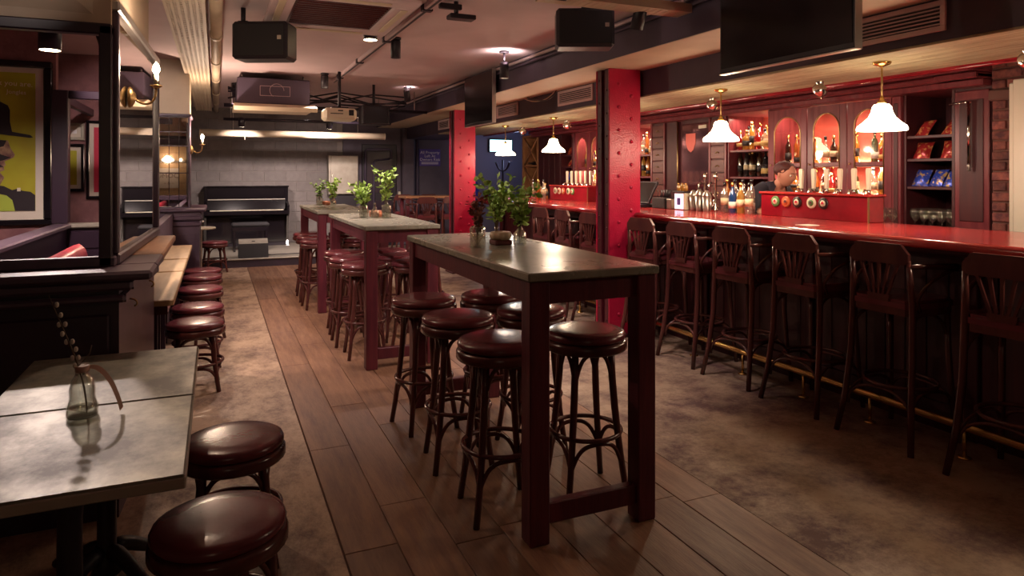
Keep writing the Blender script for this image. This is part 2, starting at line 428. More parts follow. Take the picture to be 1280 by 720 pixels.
# ---- brick pier at the end of the back bar
bp = T('brick_pier', 'weathered red brick pier beside the tall panelled cabinet', 'brick pier', (5.5,2.98,0))
obj('core', MB().box(5.262,5.84,2.76,3.19,0,2.58), 'brick_mortar', bp)
bk = MB().box(-.012,.05,-.103,.103,-.031,.031,.006).mesh('brick','brick'); bkh = MB().box(-.012,.05,-.048,.048,-.031,.031,.006).mesh('brick','brick')
for j in range(33):
    z = .04+j*.075
    ys = [2.871,3.085] if j%2 else [2.817,2.978,3.139]
    for i, y in enumerate(ys):
        m = bk if (j%2 or i == 1) else bkh
        place('brick', m, (5.262-5.5+random.uniform(-.006,.003), y-2.98, z), bp, rz=random.uniform(-.012,.012))
for j in range(33):   # end face seen from the doorway side
    z = .04+j*.075
    for i in range(2 if j%2 else 3):
        xx = (5.372+i*.215) if j%2 else (5.316+i*.16)
        place('brick', bk if (j%2) else bkh, (xx-5.5, 2.76-2.98, z), bp, rz=R(90))
obj('stone_cap', MB().box(5.22,5.84,2.745,3.20,2.02,2.10,.01), 'brick_mortar', bp)
dp = struct('door_2', MB().box(5.10,5.225,2.62,2.985,0,2.12,.008), 'white_paint')
obj('architrave', MB().box(5.085,5.10,2.68,2.95,0,2.14,.006), 'white_paint', dp)

# ================================================================== BOOTH BY THE CAMERA SIDE TABLES
bo = T('booth_screen', 'dark painted booth screen with ledge, mouldings and open black frame behind the grey tables', 'booth screen', (-1.8,3.4,0))
obj('base_panel', MB().box(-3.39,-.385,3.37,3.47,0,1.03), 'black_wood', bo)
for i in range(4): obj('raised_panel', MB().box(-3.3+i*.74,-2.64+i*.74,3.355,3.37,.12,.88,.012), 'black_wood', bo)
obj('ledge', MB().box(-3.39,-.25,3.28,3.56,1.03,1.07,.012), 'purple_panel', bo)
obj('moulding', MB().box(-3.39,-.325,3.31,3.37,.985,1.03,.012).box(-3.39,-.355,3.335,3.37,.93,.965,.012).prism([(-.375,3.36),(-.325,3.34),(-.275,4.36),(-.325,4.37)],.985,1.03).prism([(-.375,3.36),(-.355,3.35),(-.298,4.36),(-.32,4.37)],.93,.965), 'purple_panel', bo)
obj('bottom_rail', MB().box(-3.39,-.41,3.48,3.54,1.07,1.115,.006), 'purple_panel', bo)
obj('corner_post', MB().box(-.475,-.425,3.48,3.535,1.07,2.14,.004), 'black_wood', bo)
obj('top_rail', MB().box(-3.39,-.425,3.48,3.54,2.10,2.15,.006), 'black_wood', bo)
obj('side_base', MB().prism([(-.43,3.371),(-.384,3.371),(-.325,4.38),(-.43,4.38)],0,1.03), 'purple_panel', bo)
obj('side_ledge', MB().box(-.45,-.25,3.56,3.955,1.03,1.07,.010), 'purple_panel', bo)
obj('side_ledge_far', MB().box(-.40,-.25,3.955,5.12,1.03,1.07,.008), 'oak_shelf', bo)  # far stretch of the side ledge, in a more orange colour
obj('side_wall_panel', MB().box(-.50,-.43,3.47,8.28,0,1.05), 'purple_panel', bo)
hk = obj('coat_hook', MB().tube(bez((-.37,3.62,.90),(-.335,3.62,.90),(-.33,3.62,.87),(-.35,3.62,.865)),.004,6), 'old_brass', bo)
obj('coat_hook', MB().tube(bez((-.34,4.2,.90),(-.31,4.2,.90),(-.305,4.2,.87),(-.325,4.2,.865)),.004,6), 'old_brass', bo)
# bulkhead over the booth
bu = struct('wall_booth_bulkhead', MB().box(-3.39,-.43,3.50,3.60,2.15,2.75).box(-.48,-.42,3.50,5.22,2.29,2.75), 'cream_paint')
obj('bevel_panel', MB().add([(-3.3,3.50,2.24),(-.50,3.50,2.19),(-.50,3.50,2.80),(-3.3,3.50,2.80),(-3.2,3.47,2.32),(-.60,3.47,2.28),(-.60,3.47,2.76),(-3.2,3.47,2.76)],
    [(0,1,5,4),(1,2,6,5),(2,3,7,6),(3,0,4,7),(4,5,6,7)]), 'cream_paint', bu)
# mirror along the side of the booth
wm = T('booth_mirror', 'long framed mirror on the aisle side of the booth, behind the brass sconce', 'mirror', (-.42,3.535,1.07), rz=-math.atan(.05/1.72))
obj('backing', MB().box(-.045,-.012,0,1.70,.0,1.20), 'black_wood', wm, world=False)
obj('mirror_glass', MB().box(-.012,-.004,.04,1.66,.05,1.15), 'mirror', wm, world=False)
obj('frame_rail', MB().box(-.02,.02,0,1.70,0,.05,.008), 'purple_panel', wm, world=False)
obj('frame_rail', MB().box(-.02,.02,0,1.70,1.15,1.20,.008), 'steel', wm, world=False)  # bright steel paints in the lit top edge of the frame
obj('frame_stile', MB().box(-.02,.016,0,.04,.05,1.15,.006), 'purple_panel', wm, world=False)
obj('frame_stile', MB().box(-.02,.016,1.66,1.70,.05,1.15,.006), 'black_wood', wm, world=False)
# inside the booth
ip = T('booth_divider', 'dark low booth divider with pale worn ledge, behind the red bench', 'divider', (-1.2,5.2,0))
obj('side_panel', MB().box(-1.23,-1.17,3.60,6.85,0,1.02), 'black_wood', ip)
obj('side_ledge', MB().box(-1.27,-1.13,3.60,6.84,1.02,1.06,.01), 'purple_panel', ip)
obj('cross_panel', MB().box(-1.17,-.52,6.85,6.91,0,1.02), 'black_wood', ip)
for i in range(5): obj('cross_board', MB().box(-1.16,-.53,6.838,6.85,.16+i*.17,.31+i*.17,.006), 'black_wood', ip)
obj('cross_ledge', MB().box(-1.27,-.52,6.81,6.95,1.02,1.06,.01), 'grey_metal', ip)
obj('post', MB().box(-1.28,-1.16,6.84,6.95,1.06,2.2,.006), 'black_wood', ip)
obj('top_rail', MB().box(-1.16,-.52,6.86,6.93,2.13,2.2,.006).box(-1.25,-1.19,6.95,8.41,2.10,2.17,.006), 'black_wood', ip)
be = T('booth_bench', 'red leather booth bench with rounded backrest inside the dark booth', 'bench', (-.72,4.4,0))
sec = [(-.86,.42),(-.86,.92),(-.855,.99),(-.83,1.03),(-.80,1.038),(-.77,1.01),(-.755,.95),(-.74,.42)]
b = MB(); n = len(sec)
for yy, k in ((3.62,.96),(3.66,1),(5.08,1),(5.14,.965)): b.v += [(-.80+(x+.80)*k, yy, z if z < .5 else .42+(z-.42)*k) for x,z in sec]
for i in range(3):
    for k in range(n): b.f.append((i*n+k,(i+1)*n+k,(i+1)*n+(k+1)%n,i*n+(k+1)%n)); b.s.append(True)
b.f += [tuple(range(n)), tuple(range(3*n,4*n))[::-1]]; b.s += [False,False]
obj('backrest', b, 'leather_red', be)
obj('seat', MB().box(-.74,-.51,3.62,5.12,.36,.47,.03), 'leather_red', be)
obj('plinth', MB().box(-.86,-.53,3.64,5.10,0,.36), 'black_wood', be)
# poster on the booth wall
po = T('framed_poster', 'large black-framed yellow-green poster of a man in a brimmed hat', 'poster', (-1.80,7.07,1.04))
fx0, fx1 = -2.30, -1.31
obj('frame', MB().box(fx0,fx1,7.03,7.08,2.40,2.46,.01).box(fx0,fx1,7.03,7.08,1.04,1.09,.01).box(fx0,fx0+.07,7.03,7.08,1.09,2.40,.01).box(fx1-.065,fx1,7.03,7.08,1.09,2.40,.01), 'black_gloss', po)
obj('mount', MB().box(fx0+.06,fx1-.06,7.055,7.06,1.08,2.41), 'paper', po)
obj('print', MB().box(fx0+.13,-1.435,7.050,7.055,1.165,2.355), 'poster_bg', po)
def flat(pts, y): return MB().prism([(x,z) for x,z in pts], y, y+.0015, 'y')
obj('landscape', flat([(-2.16,1.166),(-1.436,1.166),(-1.436,1.30),(-1.47,1.33),(-1.53,1.34),(-1.56,1.36),(-1.60,1.345),(-1.66,1.38),(-1.72,1.39),(-1.80,1.40),(-2.16,1.42)], 7.0485), 'poster_dark', po)
obj('shoulder', flat([(-2.16,1.166),(-1.58,1.166),(-1.60,1.26),(-1.64,1.30),(-1.75,1.33),(-2.16,1.36)], 7.047), 'poster_green', po)
obj('face', flat([(-2.1,1.30),(-1.75,1.33),(-1.70,1.36),(-1.67,1.42),(-1.655,1.455),(-1.69,1.50),(-1.655,1.515),(-1.66,1.545),(-1.645,1.56),(-1.655,1.59),(-1.59,1.625),(-1.58,1.65),(-1.61,1.70),(-1.63,1.77),(-2.1,1.80)], 7.0455), 'poster_skin', po)
obj('face_shadow', flat([(-2.1,1.50),(-1.80,1.50),(-1.73,1.535),(-1.66,1.545),(-1.72,1.585),(-1.66,1.60),(-1.61,1.625),(-1.68,1.65),(-1.72,1.70),(-1.66,1.72),(-1.64,1.77),(-2.1,1.80)], 7.044), 'poster_dark', po)
obj('hat', flat([(-2.14,1.86),(-1.75,1.83),(-1.47,1.795),(-1.45,1.80),(-1.47,1.82),(-1.60,1.845),(-1.615,1.93),(-1.615,2.03),(-1.63,2.07),(-1.72,2.12),(-1.85,2.15),(-2.1,2.15)], 7.0425), 'poster_dark', po)
obj('shoulder_tag', flat([(-1.565,1.335),(-1.54,1.335),(-1.54,1.365),(-1.565,1.365)], 7.044), 'paper', po)
for bod, xx, zz, sz in (('think you are.',-1.625,2.26,.062),('Jongles',-1.57,2.185,.05)):
    text('handwriting', bod, sz, 'poster_ink', po, (xx+1.80, 7.046-7.07, zz-1.04), (R(90),R(2),0))
# pictures on the wall beyond
def picture(name, lab, x0, x1, z0, z1, m, y=8.40):
    t = T(name, lab, 'picture', ((x0+x1)/2, y, z0))
    obj('frame', MB().box(x0,x1,y-.02,y+.02,z0,z0+.03,.004).box(x0,x1,y-.02,y+.02,z1-.03,z1,.004).box(x0,x0+.03,y-.02,y+.02,z0+.03,z1-.03,.004).box(x1-.03,x1,y-.02,y+.02,z0+.03,z1-.03,.004), 'black_gloss', t)
    obj('mount', MB().box(x0+.02,x1-.02,y+.002,y+.006,z0+.02,z1-.02), 'paper', t)
    obj('print', MB().box(x0+.07,x1-.07,y-.002,y+.002,z0+.07,z1-.07), m, t)
    return t
pr = picture('framed_print', 'black-framed red print with pale margin beyond the booth', -1.26,-.80,1.22,2.05,'picture_red')
obj('green_mark', MB().prism([(-1.13,1.66),(-1.06,1.72),(-1.06,1.80),(-1.11,1.78)],8.394,8.397,'y'), 'badge_green', pr)
picture('framed_print', 'small dark-framed olive print next to the red print beyond the booth', -1.50,-1.275,1.30,1.80,'poster_bg')
bl = picture('wall_notice', 'pale blue notice panel high on the wall beyond the booth', -1.47,-1.275,1.84,2.02,'sign_ink')
bl.children[0].data.materials[0] = MATS['grey_metal']
# small lamp hanging over the booth
lb = T('booth_lamp', 'black cylinder lamp hanging inside the booth above the poster', 'lamp', (-.98,5.2,2.28))
obj('shade', MB().lathe([(.065,0),(.065,.22),(.02,.24),(.0,.24)],20,(-.98,5.2,2.28)), 'black', lb)
obj('lamp_face', MB().lathe([(0,.004),(.058,.004)],20,(-.98,5.2,2.275)), 'lamp_face', lb)
obj('ceiling_rod', MB().cyl((-.98,5.2,2.50),(-.98,5.2,2.75),.008), 'black', lb)
lamp('booth_lamp_light','SPOT',(0,0,-.02),210,SPOTC,lb,spot_size=R(165),spot_blend=.5,shadow_soft_size=.05)

# ---- second booth end with mirrored pillar
b2 = T('booth_end', 'mauve painted booth end with stacked mouldings below the mirrored pillar', 'booth screen', (-.36,8.8,0))
obj('base', MB().box(-.58,-.17,8.33,9.28,0,.90), 'purple_panel', b2)
obj('moulding', MB().box(-.60,-.15,8.31,9.29,.90,.96,.015).box(-.61,-.14,8.30,9.29,.97,1.02,.012).box(-.60,-.15,8.31,9.29,1.02,1.065), 'purple_panel', b2)
obj('ledge', MB().box(-.63,-.10,8.27,9.30,1.065,1.105,.012), 'purple_panel', b2)
obj('front_panel', MB().box(-.54,-.21,8.322,8.33,.2,.82,.006), 'purple_panel', b2)
p2 = T('mirrored_pillar', 'square pillar clad in mirror panes with dark glazing bars, cream above', 'pillar', (-.43,8.6,1.105))
obj('core', MB().box(-.58,-.27,8.38,8.9,1.105,2.12), 'purple_panel', p2)
for i in range(3):
    for j in range(4):
        zz = [1.12,1.50,1.80,1.955][j]; ze = [1.49,1.79,1.945,2.11][j]
        obj('mirror_pane', MB().box(-.572+i*.099,-.476+i*.099,8.374,8.38,zz,ze,.002), 'mirror', p2)
obj('capital', MB().box(-.60,-.25,8.35,8.93,2.12,2.15,.008), 'purple_panel', p2)
obj('upper_block', MB().box(-.58,-.27,8.38,8.9,2.15,2.75), 'cream_paint', p2)
obj('corner_strip', MB().box(-.285,-.265,8.365,8.385,1.105,2.12), 'purple_panel', p2)

# wall sconces
def sconce(lab, loc, power):
    t = T('wall_sconce', lab, 'sconce', loc)
    obj('rosette', MB().lathe([(.0,0),(.052,0),(.055,.008),(.045,.018),(.030,.026),(.018,.034),(0,.036)],20).xf(Matrix.Rotation(R(90),4,'Y')), 'old_brass', t, world=False)
    obj('arm', MB().tube(bez((.02,0,0),(.07,0,-.05),(.125,0,-.045),(.125,0,.055),14),.006,8), 'old_brass', t, world=False)
    obj('drip_cup', MB().lathe([(.008,0),(.028,.012),(.030,.018),(.010,.016)],16,(.125,0,.05)), 'old_brass', t, world=False)
    obj('candle_tube', MB().lathe([(.011,0),(.011,.062),(0,.062)],12,(.125,0,.064)), 'ivory', t, world=False)
    obj('bulb', MB().lathe([(.006,0),(.015,.014),(.018,.026),(.013,.044),(.004,.060),(0,.064)],14,(.125,0,.124)), 'bulb', t, world=False)
    lamp('sconce_light','POINT',(.145,0,.165),power,WARM,t,shadow_soft_size=.02)
    return t
sconce('brass candle sconce with bare bulb mounted on the booth mirror', (-.408,3.95,1.872), 32)
sconce('brass candle sconce with bare bulb on the mirrored pillar flank', (-.27,8.62,1.76), 75)
# framed print and lamp bar on the wall behind the camera, seen in the pillar mirror
tb = T('timber_wall_panel', 'pale timber boarded wall panel reflected in the mirrored pillar', 'wall panel', (-1.2,-3.18,0))
for i in range(7): obj('board', MB().box(-1.9,-.5,-3.198,-3.17,.85+i*.2,1.045+i*.2,.004), 'oak_light', tb)
tp = T('wall_print', 'pale print with dark hand lettering reflected in the mirrored pillar', 'poster', (-1.15,-3.16,1.1))
obj('sheet', MB().box(-1.42,-.90,-3.168,-3.158,1.12,1.64,.003), 'paper', tp)
text('lettering', 'UMOC', .17, 'ink_dark', tp, (-.01,.006,.34), (R(90),0,R(180)), sx=-1)
text('lettering', '~ & ~', .10, 'ink_dark', tp, (.02,.006,.15), (R(90),0,R(180)), sx=-1)
lbv = T('bulb_bar', 'row of bare warm bulbs on a bar reflected in the mirrored pillar', 'lamp bar', (-1.15,-3.1,1.80))
obj('bar', MB().box(-1.55,-.75,-3.17,-3.13,1.80,1.83,.004), 'steel', lbv)
for i in range(4): obj('bulb', MB().ball((-1.45+i*.2,-3.10,1.86),.035), 'lamp_face', lbv)
lamp('bulb_bar_light','POINT',(0,.12,.07),10,WARM,lbv,shadow_soft_size=.08)

# ================================================================== FURNITURE
def stool(name, label, group, zs, rt, rb, ring, ring_r):
    """bentwood stool: zs seat height, rt/rb leg radius at top/bottom"""
    t = T(name, label, 'stool', group=group)
    s = obj('seat', MB().lathe([(0,zs-.042),(.178,zs-.042),(.187,zs-.034),(.189,zs-.022),(.183,zs-.009),(.166,zs-.001),(.10,zs+.003),(0,zs+.004)],32), 'stool_leather', t, False)
    obj('seat_rim', MB().lathe([(.150,zs-.090),(.186,zs-.090),(.194,zs-.082),(.194,zs-.054),(.187,zs-.044),(.150,zs-.044)],32), 'stool_wood', s, False)
    def legpt(a, z):
        u = 1-z/(zs-.07); r = rt+(rb-rt)*u**1.6; return Vector((r*cos(a), r*sin(a), z))
    A = [pi/4+k*pi/2 for k in range(4)]
    for a in A:
        zz = [zs-.07, (zs-.07)*.8, (zs-.07)*.6, (zs-.07)*.4, (zs-.07)*.2, 0]
        obj('leg', MB().tube([legpt(a,z) for z in zz], [.016,.017,.017,.016,.015,.0145], 10), 'stool_wood', t, False)
    def arch(a, b, zl, zt, push):
        p0 = legpt(a, zl); p3 = legpt(b, zl); mid = (p0+p3)/2; mid *= push; mid.z = zt
        q0 = p0+(p3-p0)*.03; q1 = p0+(mid-p0)*.35; 
        up0 = Vector((p0.x*.97, p0.y*.97, zt)); up3 = Vector((p3.x*.97, p3.y*.97, zt))
        e = Vector((0,0,(zt-zl)*.8)); pts = bez(p0, p0+(p3-p0)*.13+e, mid+(p0-p3)*.30, mid, 8) + bez(mid, mid+(p3-p0)*.30, p3+(p0-p3)*.13+e, p3, 8)[1:]
        return MB().tube(pts, .0095, 8)
    for k in range(4):
        a, b = A[k], A[(k+1)%4]
        obj('upper_brace', arch(a,b,zs-.25 if zs > .6 else zs-.21,zs-.095,1.15), 'stool_wood', t, False)
        if ring: obj('lower_brace', arch(a,b,ring-.15 if zs > .6 else ring-.1,ring-.02,1.2), 'stool_wood', t, False)
    if ring:
        obj('foot_ring', MB().tube([(ring_r*cos(2*pi*k/36), ring_r*sin(2*pi*k/36), ring) for k in range(36)], .0105, 8, closed=True), 'stool_wood', t, False)
    return t
ORD = ['first','second','third','fourth','fifth','sixth']
st = stool('bar_stool', '-', 'tall bentwood stools', .758, .125, .205, .29, .165)
first = True
def put(x, y, lab, grp):
    global first
    if first: first = False; st.location = (x,y,0); st.rotation_euler = (0,0,R(8)); st['label'] = lab; st['group'] = grp; return
    dup(st, (x,y,0), R(random.uniform(-7,7))+random.choice((0,pi/2)), lab, grp)
for tab, near, pts in (('bouquet table', 'tall stools at the high table with the big bouquet', ((1.13,3.90),(1.15,3.34),(1.155,2.79),(1.545,3.86),(1.575,3.36),(1.59,2.79))),
                       ('middle high table', 'tall stools at the middle high table', ((1.12,6.56),(1.09,6.06),(1.12,5.60),(1.52,6.50),(1.51,6.06),(1.53,5.58))),
                       ('pianoside table', 'tall stools at the high table nearest the piano', ((1.06,8.76),(1.05,8.30),(1.04,7.82),(1.48,8.74),(1.50,8.28),(1.50,7.80)))):
    for k, (x, y) in enumerate(pts):
        put(x, y, f'tall bentwood stool, {"booth" if k < 3 else "bar"} side of the {tab}, {ORD[k%3]} from its piano end', near)
put(1.95, 6.62, 'tall bentwood stool pulled away from the middle high table towards the bar', 'tall stools at the middle high table')
# low stools
ls = stool('low_stool', 'low bentwood stool with dark red seat beside the bare grey table', 'low stools at the grey tables', .47, .150, .205, .19, .175)
ls.location = (.06,2.84,0)
dup(ls, (.01,2.19,0), R(20), 'low bentwood stool with dark red seat beside the pussy willow table')
for k, y in enumerate((7.99,7.50,6.71,5.80,5.18)):
    dup(ls, (-.13,y,0), R(random.uniform(0,80)), f'low bentwood stool along the wall counters, {ORD[k]} from the mirrored pillar', 'low stools along the wall counters')
dup(ls, (-.02,11.25,0), R(15), 'low bentwood stool with red seat standing alone before the piano stage', 'low stools before the stage')

# ---- high tables
def high_table(x0, x1, y0, y1, lab):
    t = T('high_table', lab, 'table', ((x0+x1)/2,(y0+y1)/2,0)); z = 1.09; L = .088; o = .012
    top = obj('table_top', MB().box(x0,x1,y0,y1,z-.036,z,.006), 'table_metal', t)
    for xx in (x0+o, x1-o-L):
        for yy in (y0+o, y1-o-L): obj('leg', MB().box(xx,xx+L,yy,yy+L,0,z-.036,.005), 'red_wood', t)
    for xx in (x0+o+.015, x1-o-.015-.028): obj('side_apron', MB().box(xx,xx+.028,y0+o+L,y1-o-L,z-.13,z-.036), 'red_wood', t)
    for yy in (y0+o+.015, y1-o-.015-.028):
        obj('end_apron', MB().box(x0+o+L,x1-o-L,yy,yy+.028,z-.13,z-.036), 'red_wood', t)
    for yy in (y0+o+.02, y1-o-.02-.045): obj('stretcher', MB().box(x0+o+L,x1-o-L,yy,yy+.045,.07,.155,.005), 'red_wood', t)
    return t
high_table(1.125,1.745,2.42,4.28, 'tall dark red table with grey metal top holding the clear bottles and leafy bouquet')
high_table(1.025,1.615,5.12,6.92, 'middle of three tall dark red tables with grey metal top')
high_table(.985,1.555,7.44,9.10, 'tall dark red table with grey metal top closest to the piano')
# ---- grey low tables by the booth
def grey_table(y0, y1, lab):
    x0, x1 = -.655, -.07
    t = T('pedestal_table', lab, 'table', ((x0+x1)/2,(y0+y1)/2,0)); cy = (y0+y1)/2; cx = (x0+x1)/2
    obj('table_top', MB().box(x0,x1,y0,y1,.722,.75,.004), 'table_metal_dull', t)
    obj('metal_edge', MB().box(x0-.003,x1+.003,y0-.003,y1+.003,.716,.744,.003), 'table_edge', t)
    obj('pedestal', MB().lathe([(.05,.04),(.045,.08),(.032,.12),(.030,.55),(.04,.66),(.06,.70),(.11,.716)],20,(cx,cy,0)), 'black', t)
    for k in range(4):
        a = pi/4+k*pi/2
        obj('foot', MB().tube(bez((cx+.03*cos(a),cy+.03*sin(a),.12),(cx+.1*cos(a),cy+.1*sin(a),.12),(cx+.16*cos(a),cy+.16*sin(a),.03),(cx+.27*cos(a),cy+.27*sin(a),.016),8),[.028,.027,.026,.025,.024,.022,.02,.018,.016],8), 'black', t)
grey_table(1.835,2.490, 'grey metal-topped pedestal table holding the bottle with pussy willow')
grey_table(2.500,3.190, 'bare grey metal-topped pedestal table pushed against the booth screen')
# ---- narrow wall counters
for (y0,y1,lab) in ((4.42,5.68,'pale timber wall counter under the booth ledge'),(5.74,6.50,'pale timber wall counter, the short middle one behind the low stools'),(6.58,7.78,'pale timber wall counter next to the mirrored pillar')):
    t = T('wall_counter', lab, 'counter', (-.33,(y0+y1)/2,0))
    obj('counter_top', MB().box(-.428,-.225,y0,y1,.715,.75,.005), 'oak_light', t)
    for yy in (y0+.08,y1-.12): obj('support', MB().box(-.428,-.39,yy,yy+.04,0,.715), 'black_wood', t)
    obj('apron', MB().box(-.428,-.26,y0+.04,y1-.04,.66,.715), 'stool_wood', t)
# ---- two small round tables by the piano stage
for k,(x,y,lab) in enumerate(((-.20,10.45,'small round pale-topped table beside the lone red stool'),(-.36,11.0,'small round pale-topped table close to the stage edge'))):
    t = T('round_table', lab, 'table', (x,y,0)); h = (.74,.80)[k]
    obj('table_top', MB().lathe([(0,h-.025),(.19,h-.025),(.20,h-.018),(.20,h-.006),(.19,h),(0,h)],28,(x,y,0)), 'white_paint', t)
    obj('stem', MB().lathe([(.03,.03),(.022,.06),(.022,h-.05),(.06,h-.025)],14,(x,y,0)), 'steel', t)
    obj('base', MB().lathe([(.17,0),(.17,.012),(.05,.03),(0,.032)],20,(x,y,0)), 'black', t)

# ---- bar chairs
def bar_chair():
    t = T('bar_chair', 'dark bentwood bar chair', 'chair', group='bar chairs along the counter')
    w = 'stool_wood'
    # seat
    pl = [(-.19,-.15),(-.19,.15),(-.15,.185),(.10,.205),(.17,.19),(.205,.14),(.205,-.14),(.17,-.19),(.10,-.205),(-.15,-.185)]
    obj('seat', MB().prism(pl,.755,.785).prism([(x*.95,y*.95) for x,y in pl],.785,.800), 'stool_leather', t, False)
    obj('seat_rail', MB().prism([(x*.97,y*.97) for x,y in pl],.715,.755), w, t, False)
    post = {}
    for s in (-1,1):
        leg = [(-.25,s*.222,0),(-.208,s*.196,.22),(-.178,s*.183,.46),(-.168,s*.178,.72),(-.172,s*.172,.88),(-.185,s*.166,1.02)]
        obj('rear_leg', MB().tube(leg,[.016,.018,.019,.019,.017,.013],10), w, t, False)
        obj('front_leg', MB().tube([(.20,s*.195,0),(.175,s*.18,.25),(.16,s*.17,.5),(.155,s*.165,.73)],[.0145,.016,.017,.017],10), w, t, False)
        obj('arm', MB().tube([(-.185,s*.172,.985),(-.08,s*.205,.985),(.05,s*.225,.98),(.14,s*.225,.975),(.175,s*.215,.972)],[.012,.014,.016,.018,.014],8), w, t, False)
        obj('arm_loop', MB().tube(bez((.15,s*.222,.962),(.02,s*.225,.95),(-.12,s*.21,.90),(-.150,s*.19,.80),10)+[Vector((-.12,s*.186,.74))],.0105,8), w, t, False)
        obj('corner_brace', MB().tube(bez((-.176,s*.18,.55),(-.17,s*.175,.66),(-.12,s*.15,.70),(-.03,s*.14,.71),7),.009,6), w, t, False)
        obj('corner_brace', MB().tube(bez((.16,s*.172,.52),(.155,s*.17,.64),(.11,s*.15,.70),(.03,s*.14,.71),7),.009,6), w, t, False)
    crest = [(-.150,.992),(.150,.992),(.174,1.010),(.174,1.050),(.128,1.102),(-.128,1.102),(-.174,1.050),(-.174,1.010)]
    b = MB(); nn = 9   # crest rail, gently curved in plan
    ys = sorted(set([p[0] for p in crest]))
    cr = MB().prism(crest, -.200, -.178, 'x')
    obj('crest_rail', cr, w, t, False)
    lower = MB().prism([(-.060,.785),(.060,.785),(.066,.822),(-.066,.822)], -.198, -.174, 'x')
    obj('back_foot', lower, w, t, False)
    for k in range(5):
        u = k-2
        obj('back_slat', MB().prism([(u*.025-.006,.818),(u*.025+.006,.818),(u*.056+.008,1.0),(u*.056-.008,1.0)], -.194, -.182, 'x'), w, t, False)
    zr = .315
    obj('foot_ring', MB().tube([(-.005+.185*cos(2*pi*k/36), .185*sin(2*pi*k/36), zr) for k in range(36)], .011, 8, closed=True), w, t, False)
    P4 = [(.183,.186),(-.197,.188),(-.197,-.188),(.183,-.186)]
    for k in range(4):
        (ax,ay),(bx_,by) = P4[k],P4[(k+1)%4]; mx, my = (ax+bx_)/2*.9,(ay+by)/2*.9
        pts = bez((ax,ay,.16),(ax,ay,.28),(mx+(ax-bx_)*.2,my+(ay-by)*.2,zr-.022),(mx,my,zr-.02),7)+bez((mx,my,zr-.02),(mx-(ax-bx_)*.2,my-(ay-by)*.2,zr-.022),(bx_,by,.28),(bx_,by,.16),7)[1:]
        obj('lower_brace', MB().tube(pts,.009,6), w, t, False)
    return t
ch = bar_chair(); ch.location = (3.565,2.66,0); ch.rotation_euler = (0,0,R(3))
CL = 'dark bentwood bar chair at the counter, %s from the riveted column towards the %s'
ch['label'] = CL % ('fifth','brick pier')
for y, a, n, s in ((2.02,5,5,'brick pier'),(3.26,2,3,'brick pier'),(3.85,4,2,'brick pier'),(4.41,1,1,'brick pier'),(4.98,5,0,'brick pier'),(5.86,2,0,'piano'),(6.42,-2,1,'piano'),(6.97,3,2,'piano')):
    dup(ch, (3.565,y,0), R(a), CL % (ORD[n], s))
GF = 'bar chairs at the far window table'
for x, y, a in ((3.20,11.15,97),(3.72,11.2,83),(3.22,12.38,-95),(3.74,12.36,-85)):
    dup(ch, (x,y,0), R(a), f'dark bentwood bar chair at the far table, {"piano" if y > 12 else "bar chair"} side, {"nearer" if x < 3.5 else "farther from"} {"the stage"}', GF)
ft = T('far_table', 'tall timber-topped table among chairs beyond the far red column', 'table', (3.55,11.75,0))
obj('table_top', MB().box(3.0,4.1,11.5,12.0,1.06,1.10,.005), 'oak_shelf', ft)
for xx in (3.02,4.02):
    for yy in (11.52,11.92): obj('leg', MB().box(xx,xx+.06,yy,yy+.06,0,1.06), 'red_wood', ft)

# ================================================================== BAR COUNTER
BX, BZ = 3.55, 1.13
bc = T('bar_counter', 'long bar counter with polished red timber top, boarded front and brass rail', 'bar counter', (4.0,4.5,0))
y0, y1 = -1.2, 9.35
poly = [(BX,y0),(BX,5.28),(3.63,5.28),(3.63,5.56),(BX,5.56),(BX,y1),(4.46,y1),(4.46,y0)]
obj('counter_top', MB().prism(poly[::1],BZ-.03,BZ), 'bar_top', bc)
obj('nosing', MB().tube([(BX,y0,BZ-.028),(BX,5.28,BZ-.028)],.028,10).tube([(BX,5.56,BZ-.028),(BX,y1,BZ-.028)],.028,10), 'bar_top', bc)
obj('under_moulding', MB().box(3.60,3.85,y0,5.27,BZ-.085,BZ-.03,.015).box(3.64,3.85,5.27,5.57,BZ-.085,BZ-.03).box(3.60,3.85,5.57,y1-.02,BZ-.085,BZ-.03,.015), 'bar_front', bc)
obj('carcass', MB().box(3.87,4.40,y0,y1-.03,.0,BZ-.03), 'black_wood', bc)
obj('plinth', MB().box(3.845,3.87,y0,y1-.03,0,.16,.004), 'bar_front', bc)
obj('frieze', MB().box(3.84,3.87,y0,y1-.03,.93,BZ-.085,.004), 'bar_front', bc)
nb = 78; st_ = (y1-.03-y0)/nb
bme = MB().box(0,.015,.002,st_-.002,.16,.93,.004).mesh('front_board','bar_front')
for i in range(nb): place('front_board', bme, (3.855-4.0, y0+i*st_-4.5, 0), bc)
for i in range(9):
    yy = .2+i*1.12
    if yy < y1-.1: obj('pilaster', MB().box(3.825,3.856,yy-.04,yy+.04,.0,BZ-.085,.006), 'bar_front', bc)
fr = obj('foot_rail', MB().tube([(3.58,y0,.165),(3.58,y1-.05,.165)],.022,12), 'brass', bc)
for yy in (.3,.87,1.72,2.31,2.87,3.37,3.94,4.5,5.1,5.7,6.4,7.1,7.8,8.5,9.1):
    obj('rail_bracket', MB().cyl((3.58,yy,.0),(3.58,yy,.15),.010,n=8).lathe([(.035,0),(.035,.006),(.012,.014)],12,(3.58,yy,0)), 'brass', fr)
obj('back_rail', MB().box(4.40,4.50,y0,y1,BZ-.06,BZ-.0005,.008).box(4.462,4.50,y0,y1,BZ-.06,BZ), 'black_gloss', bc)
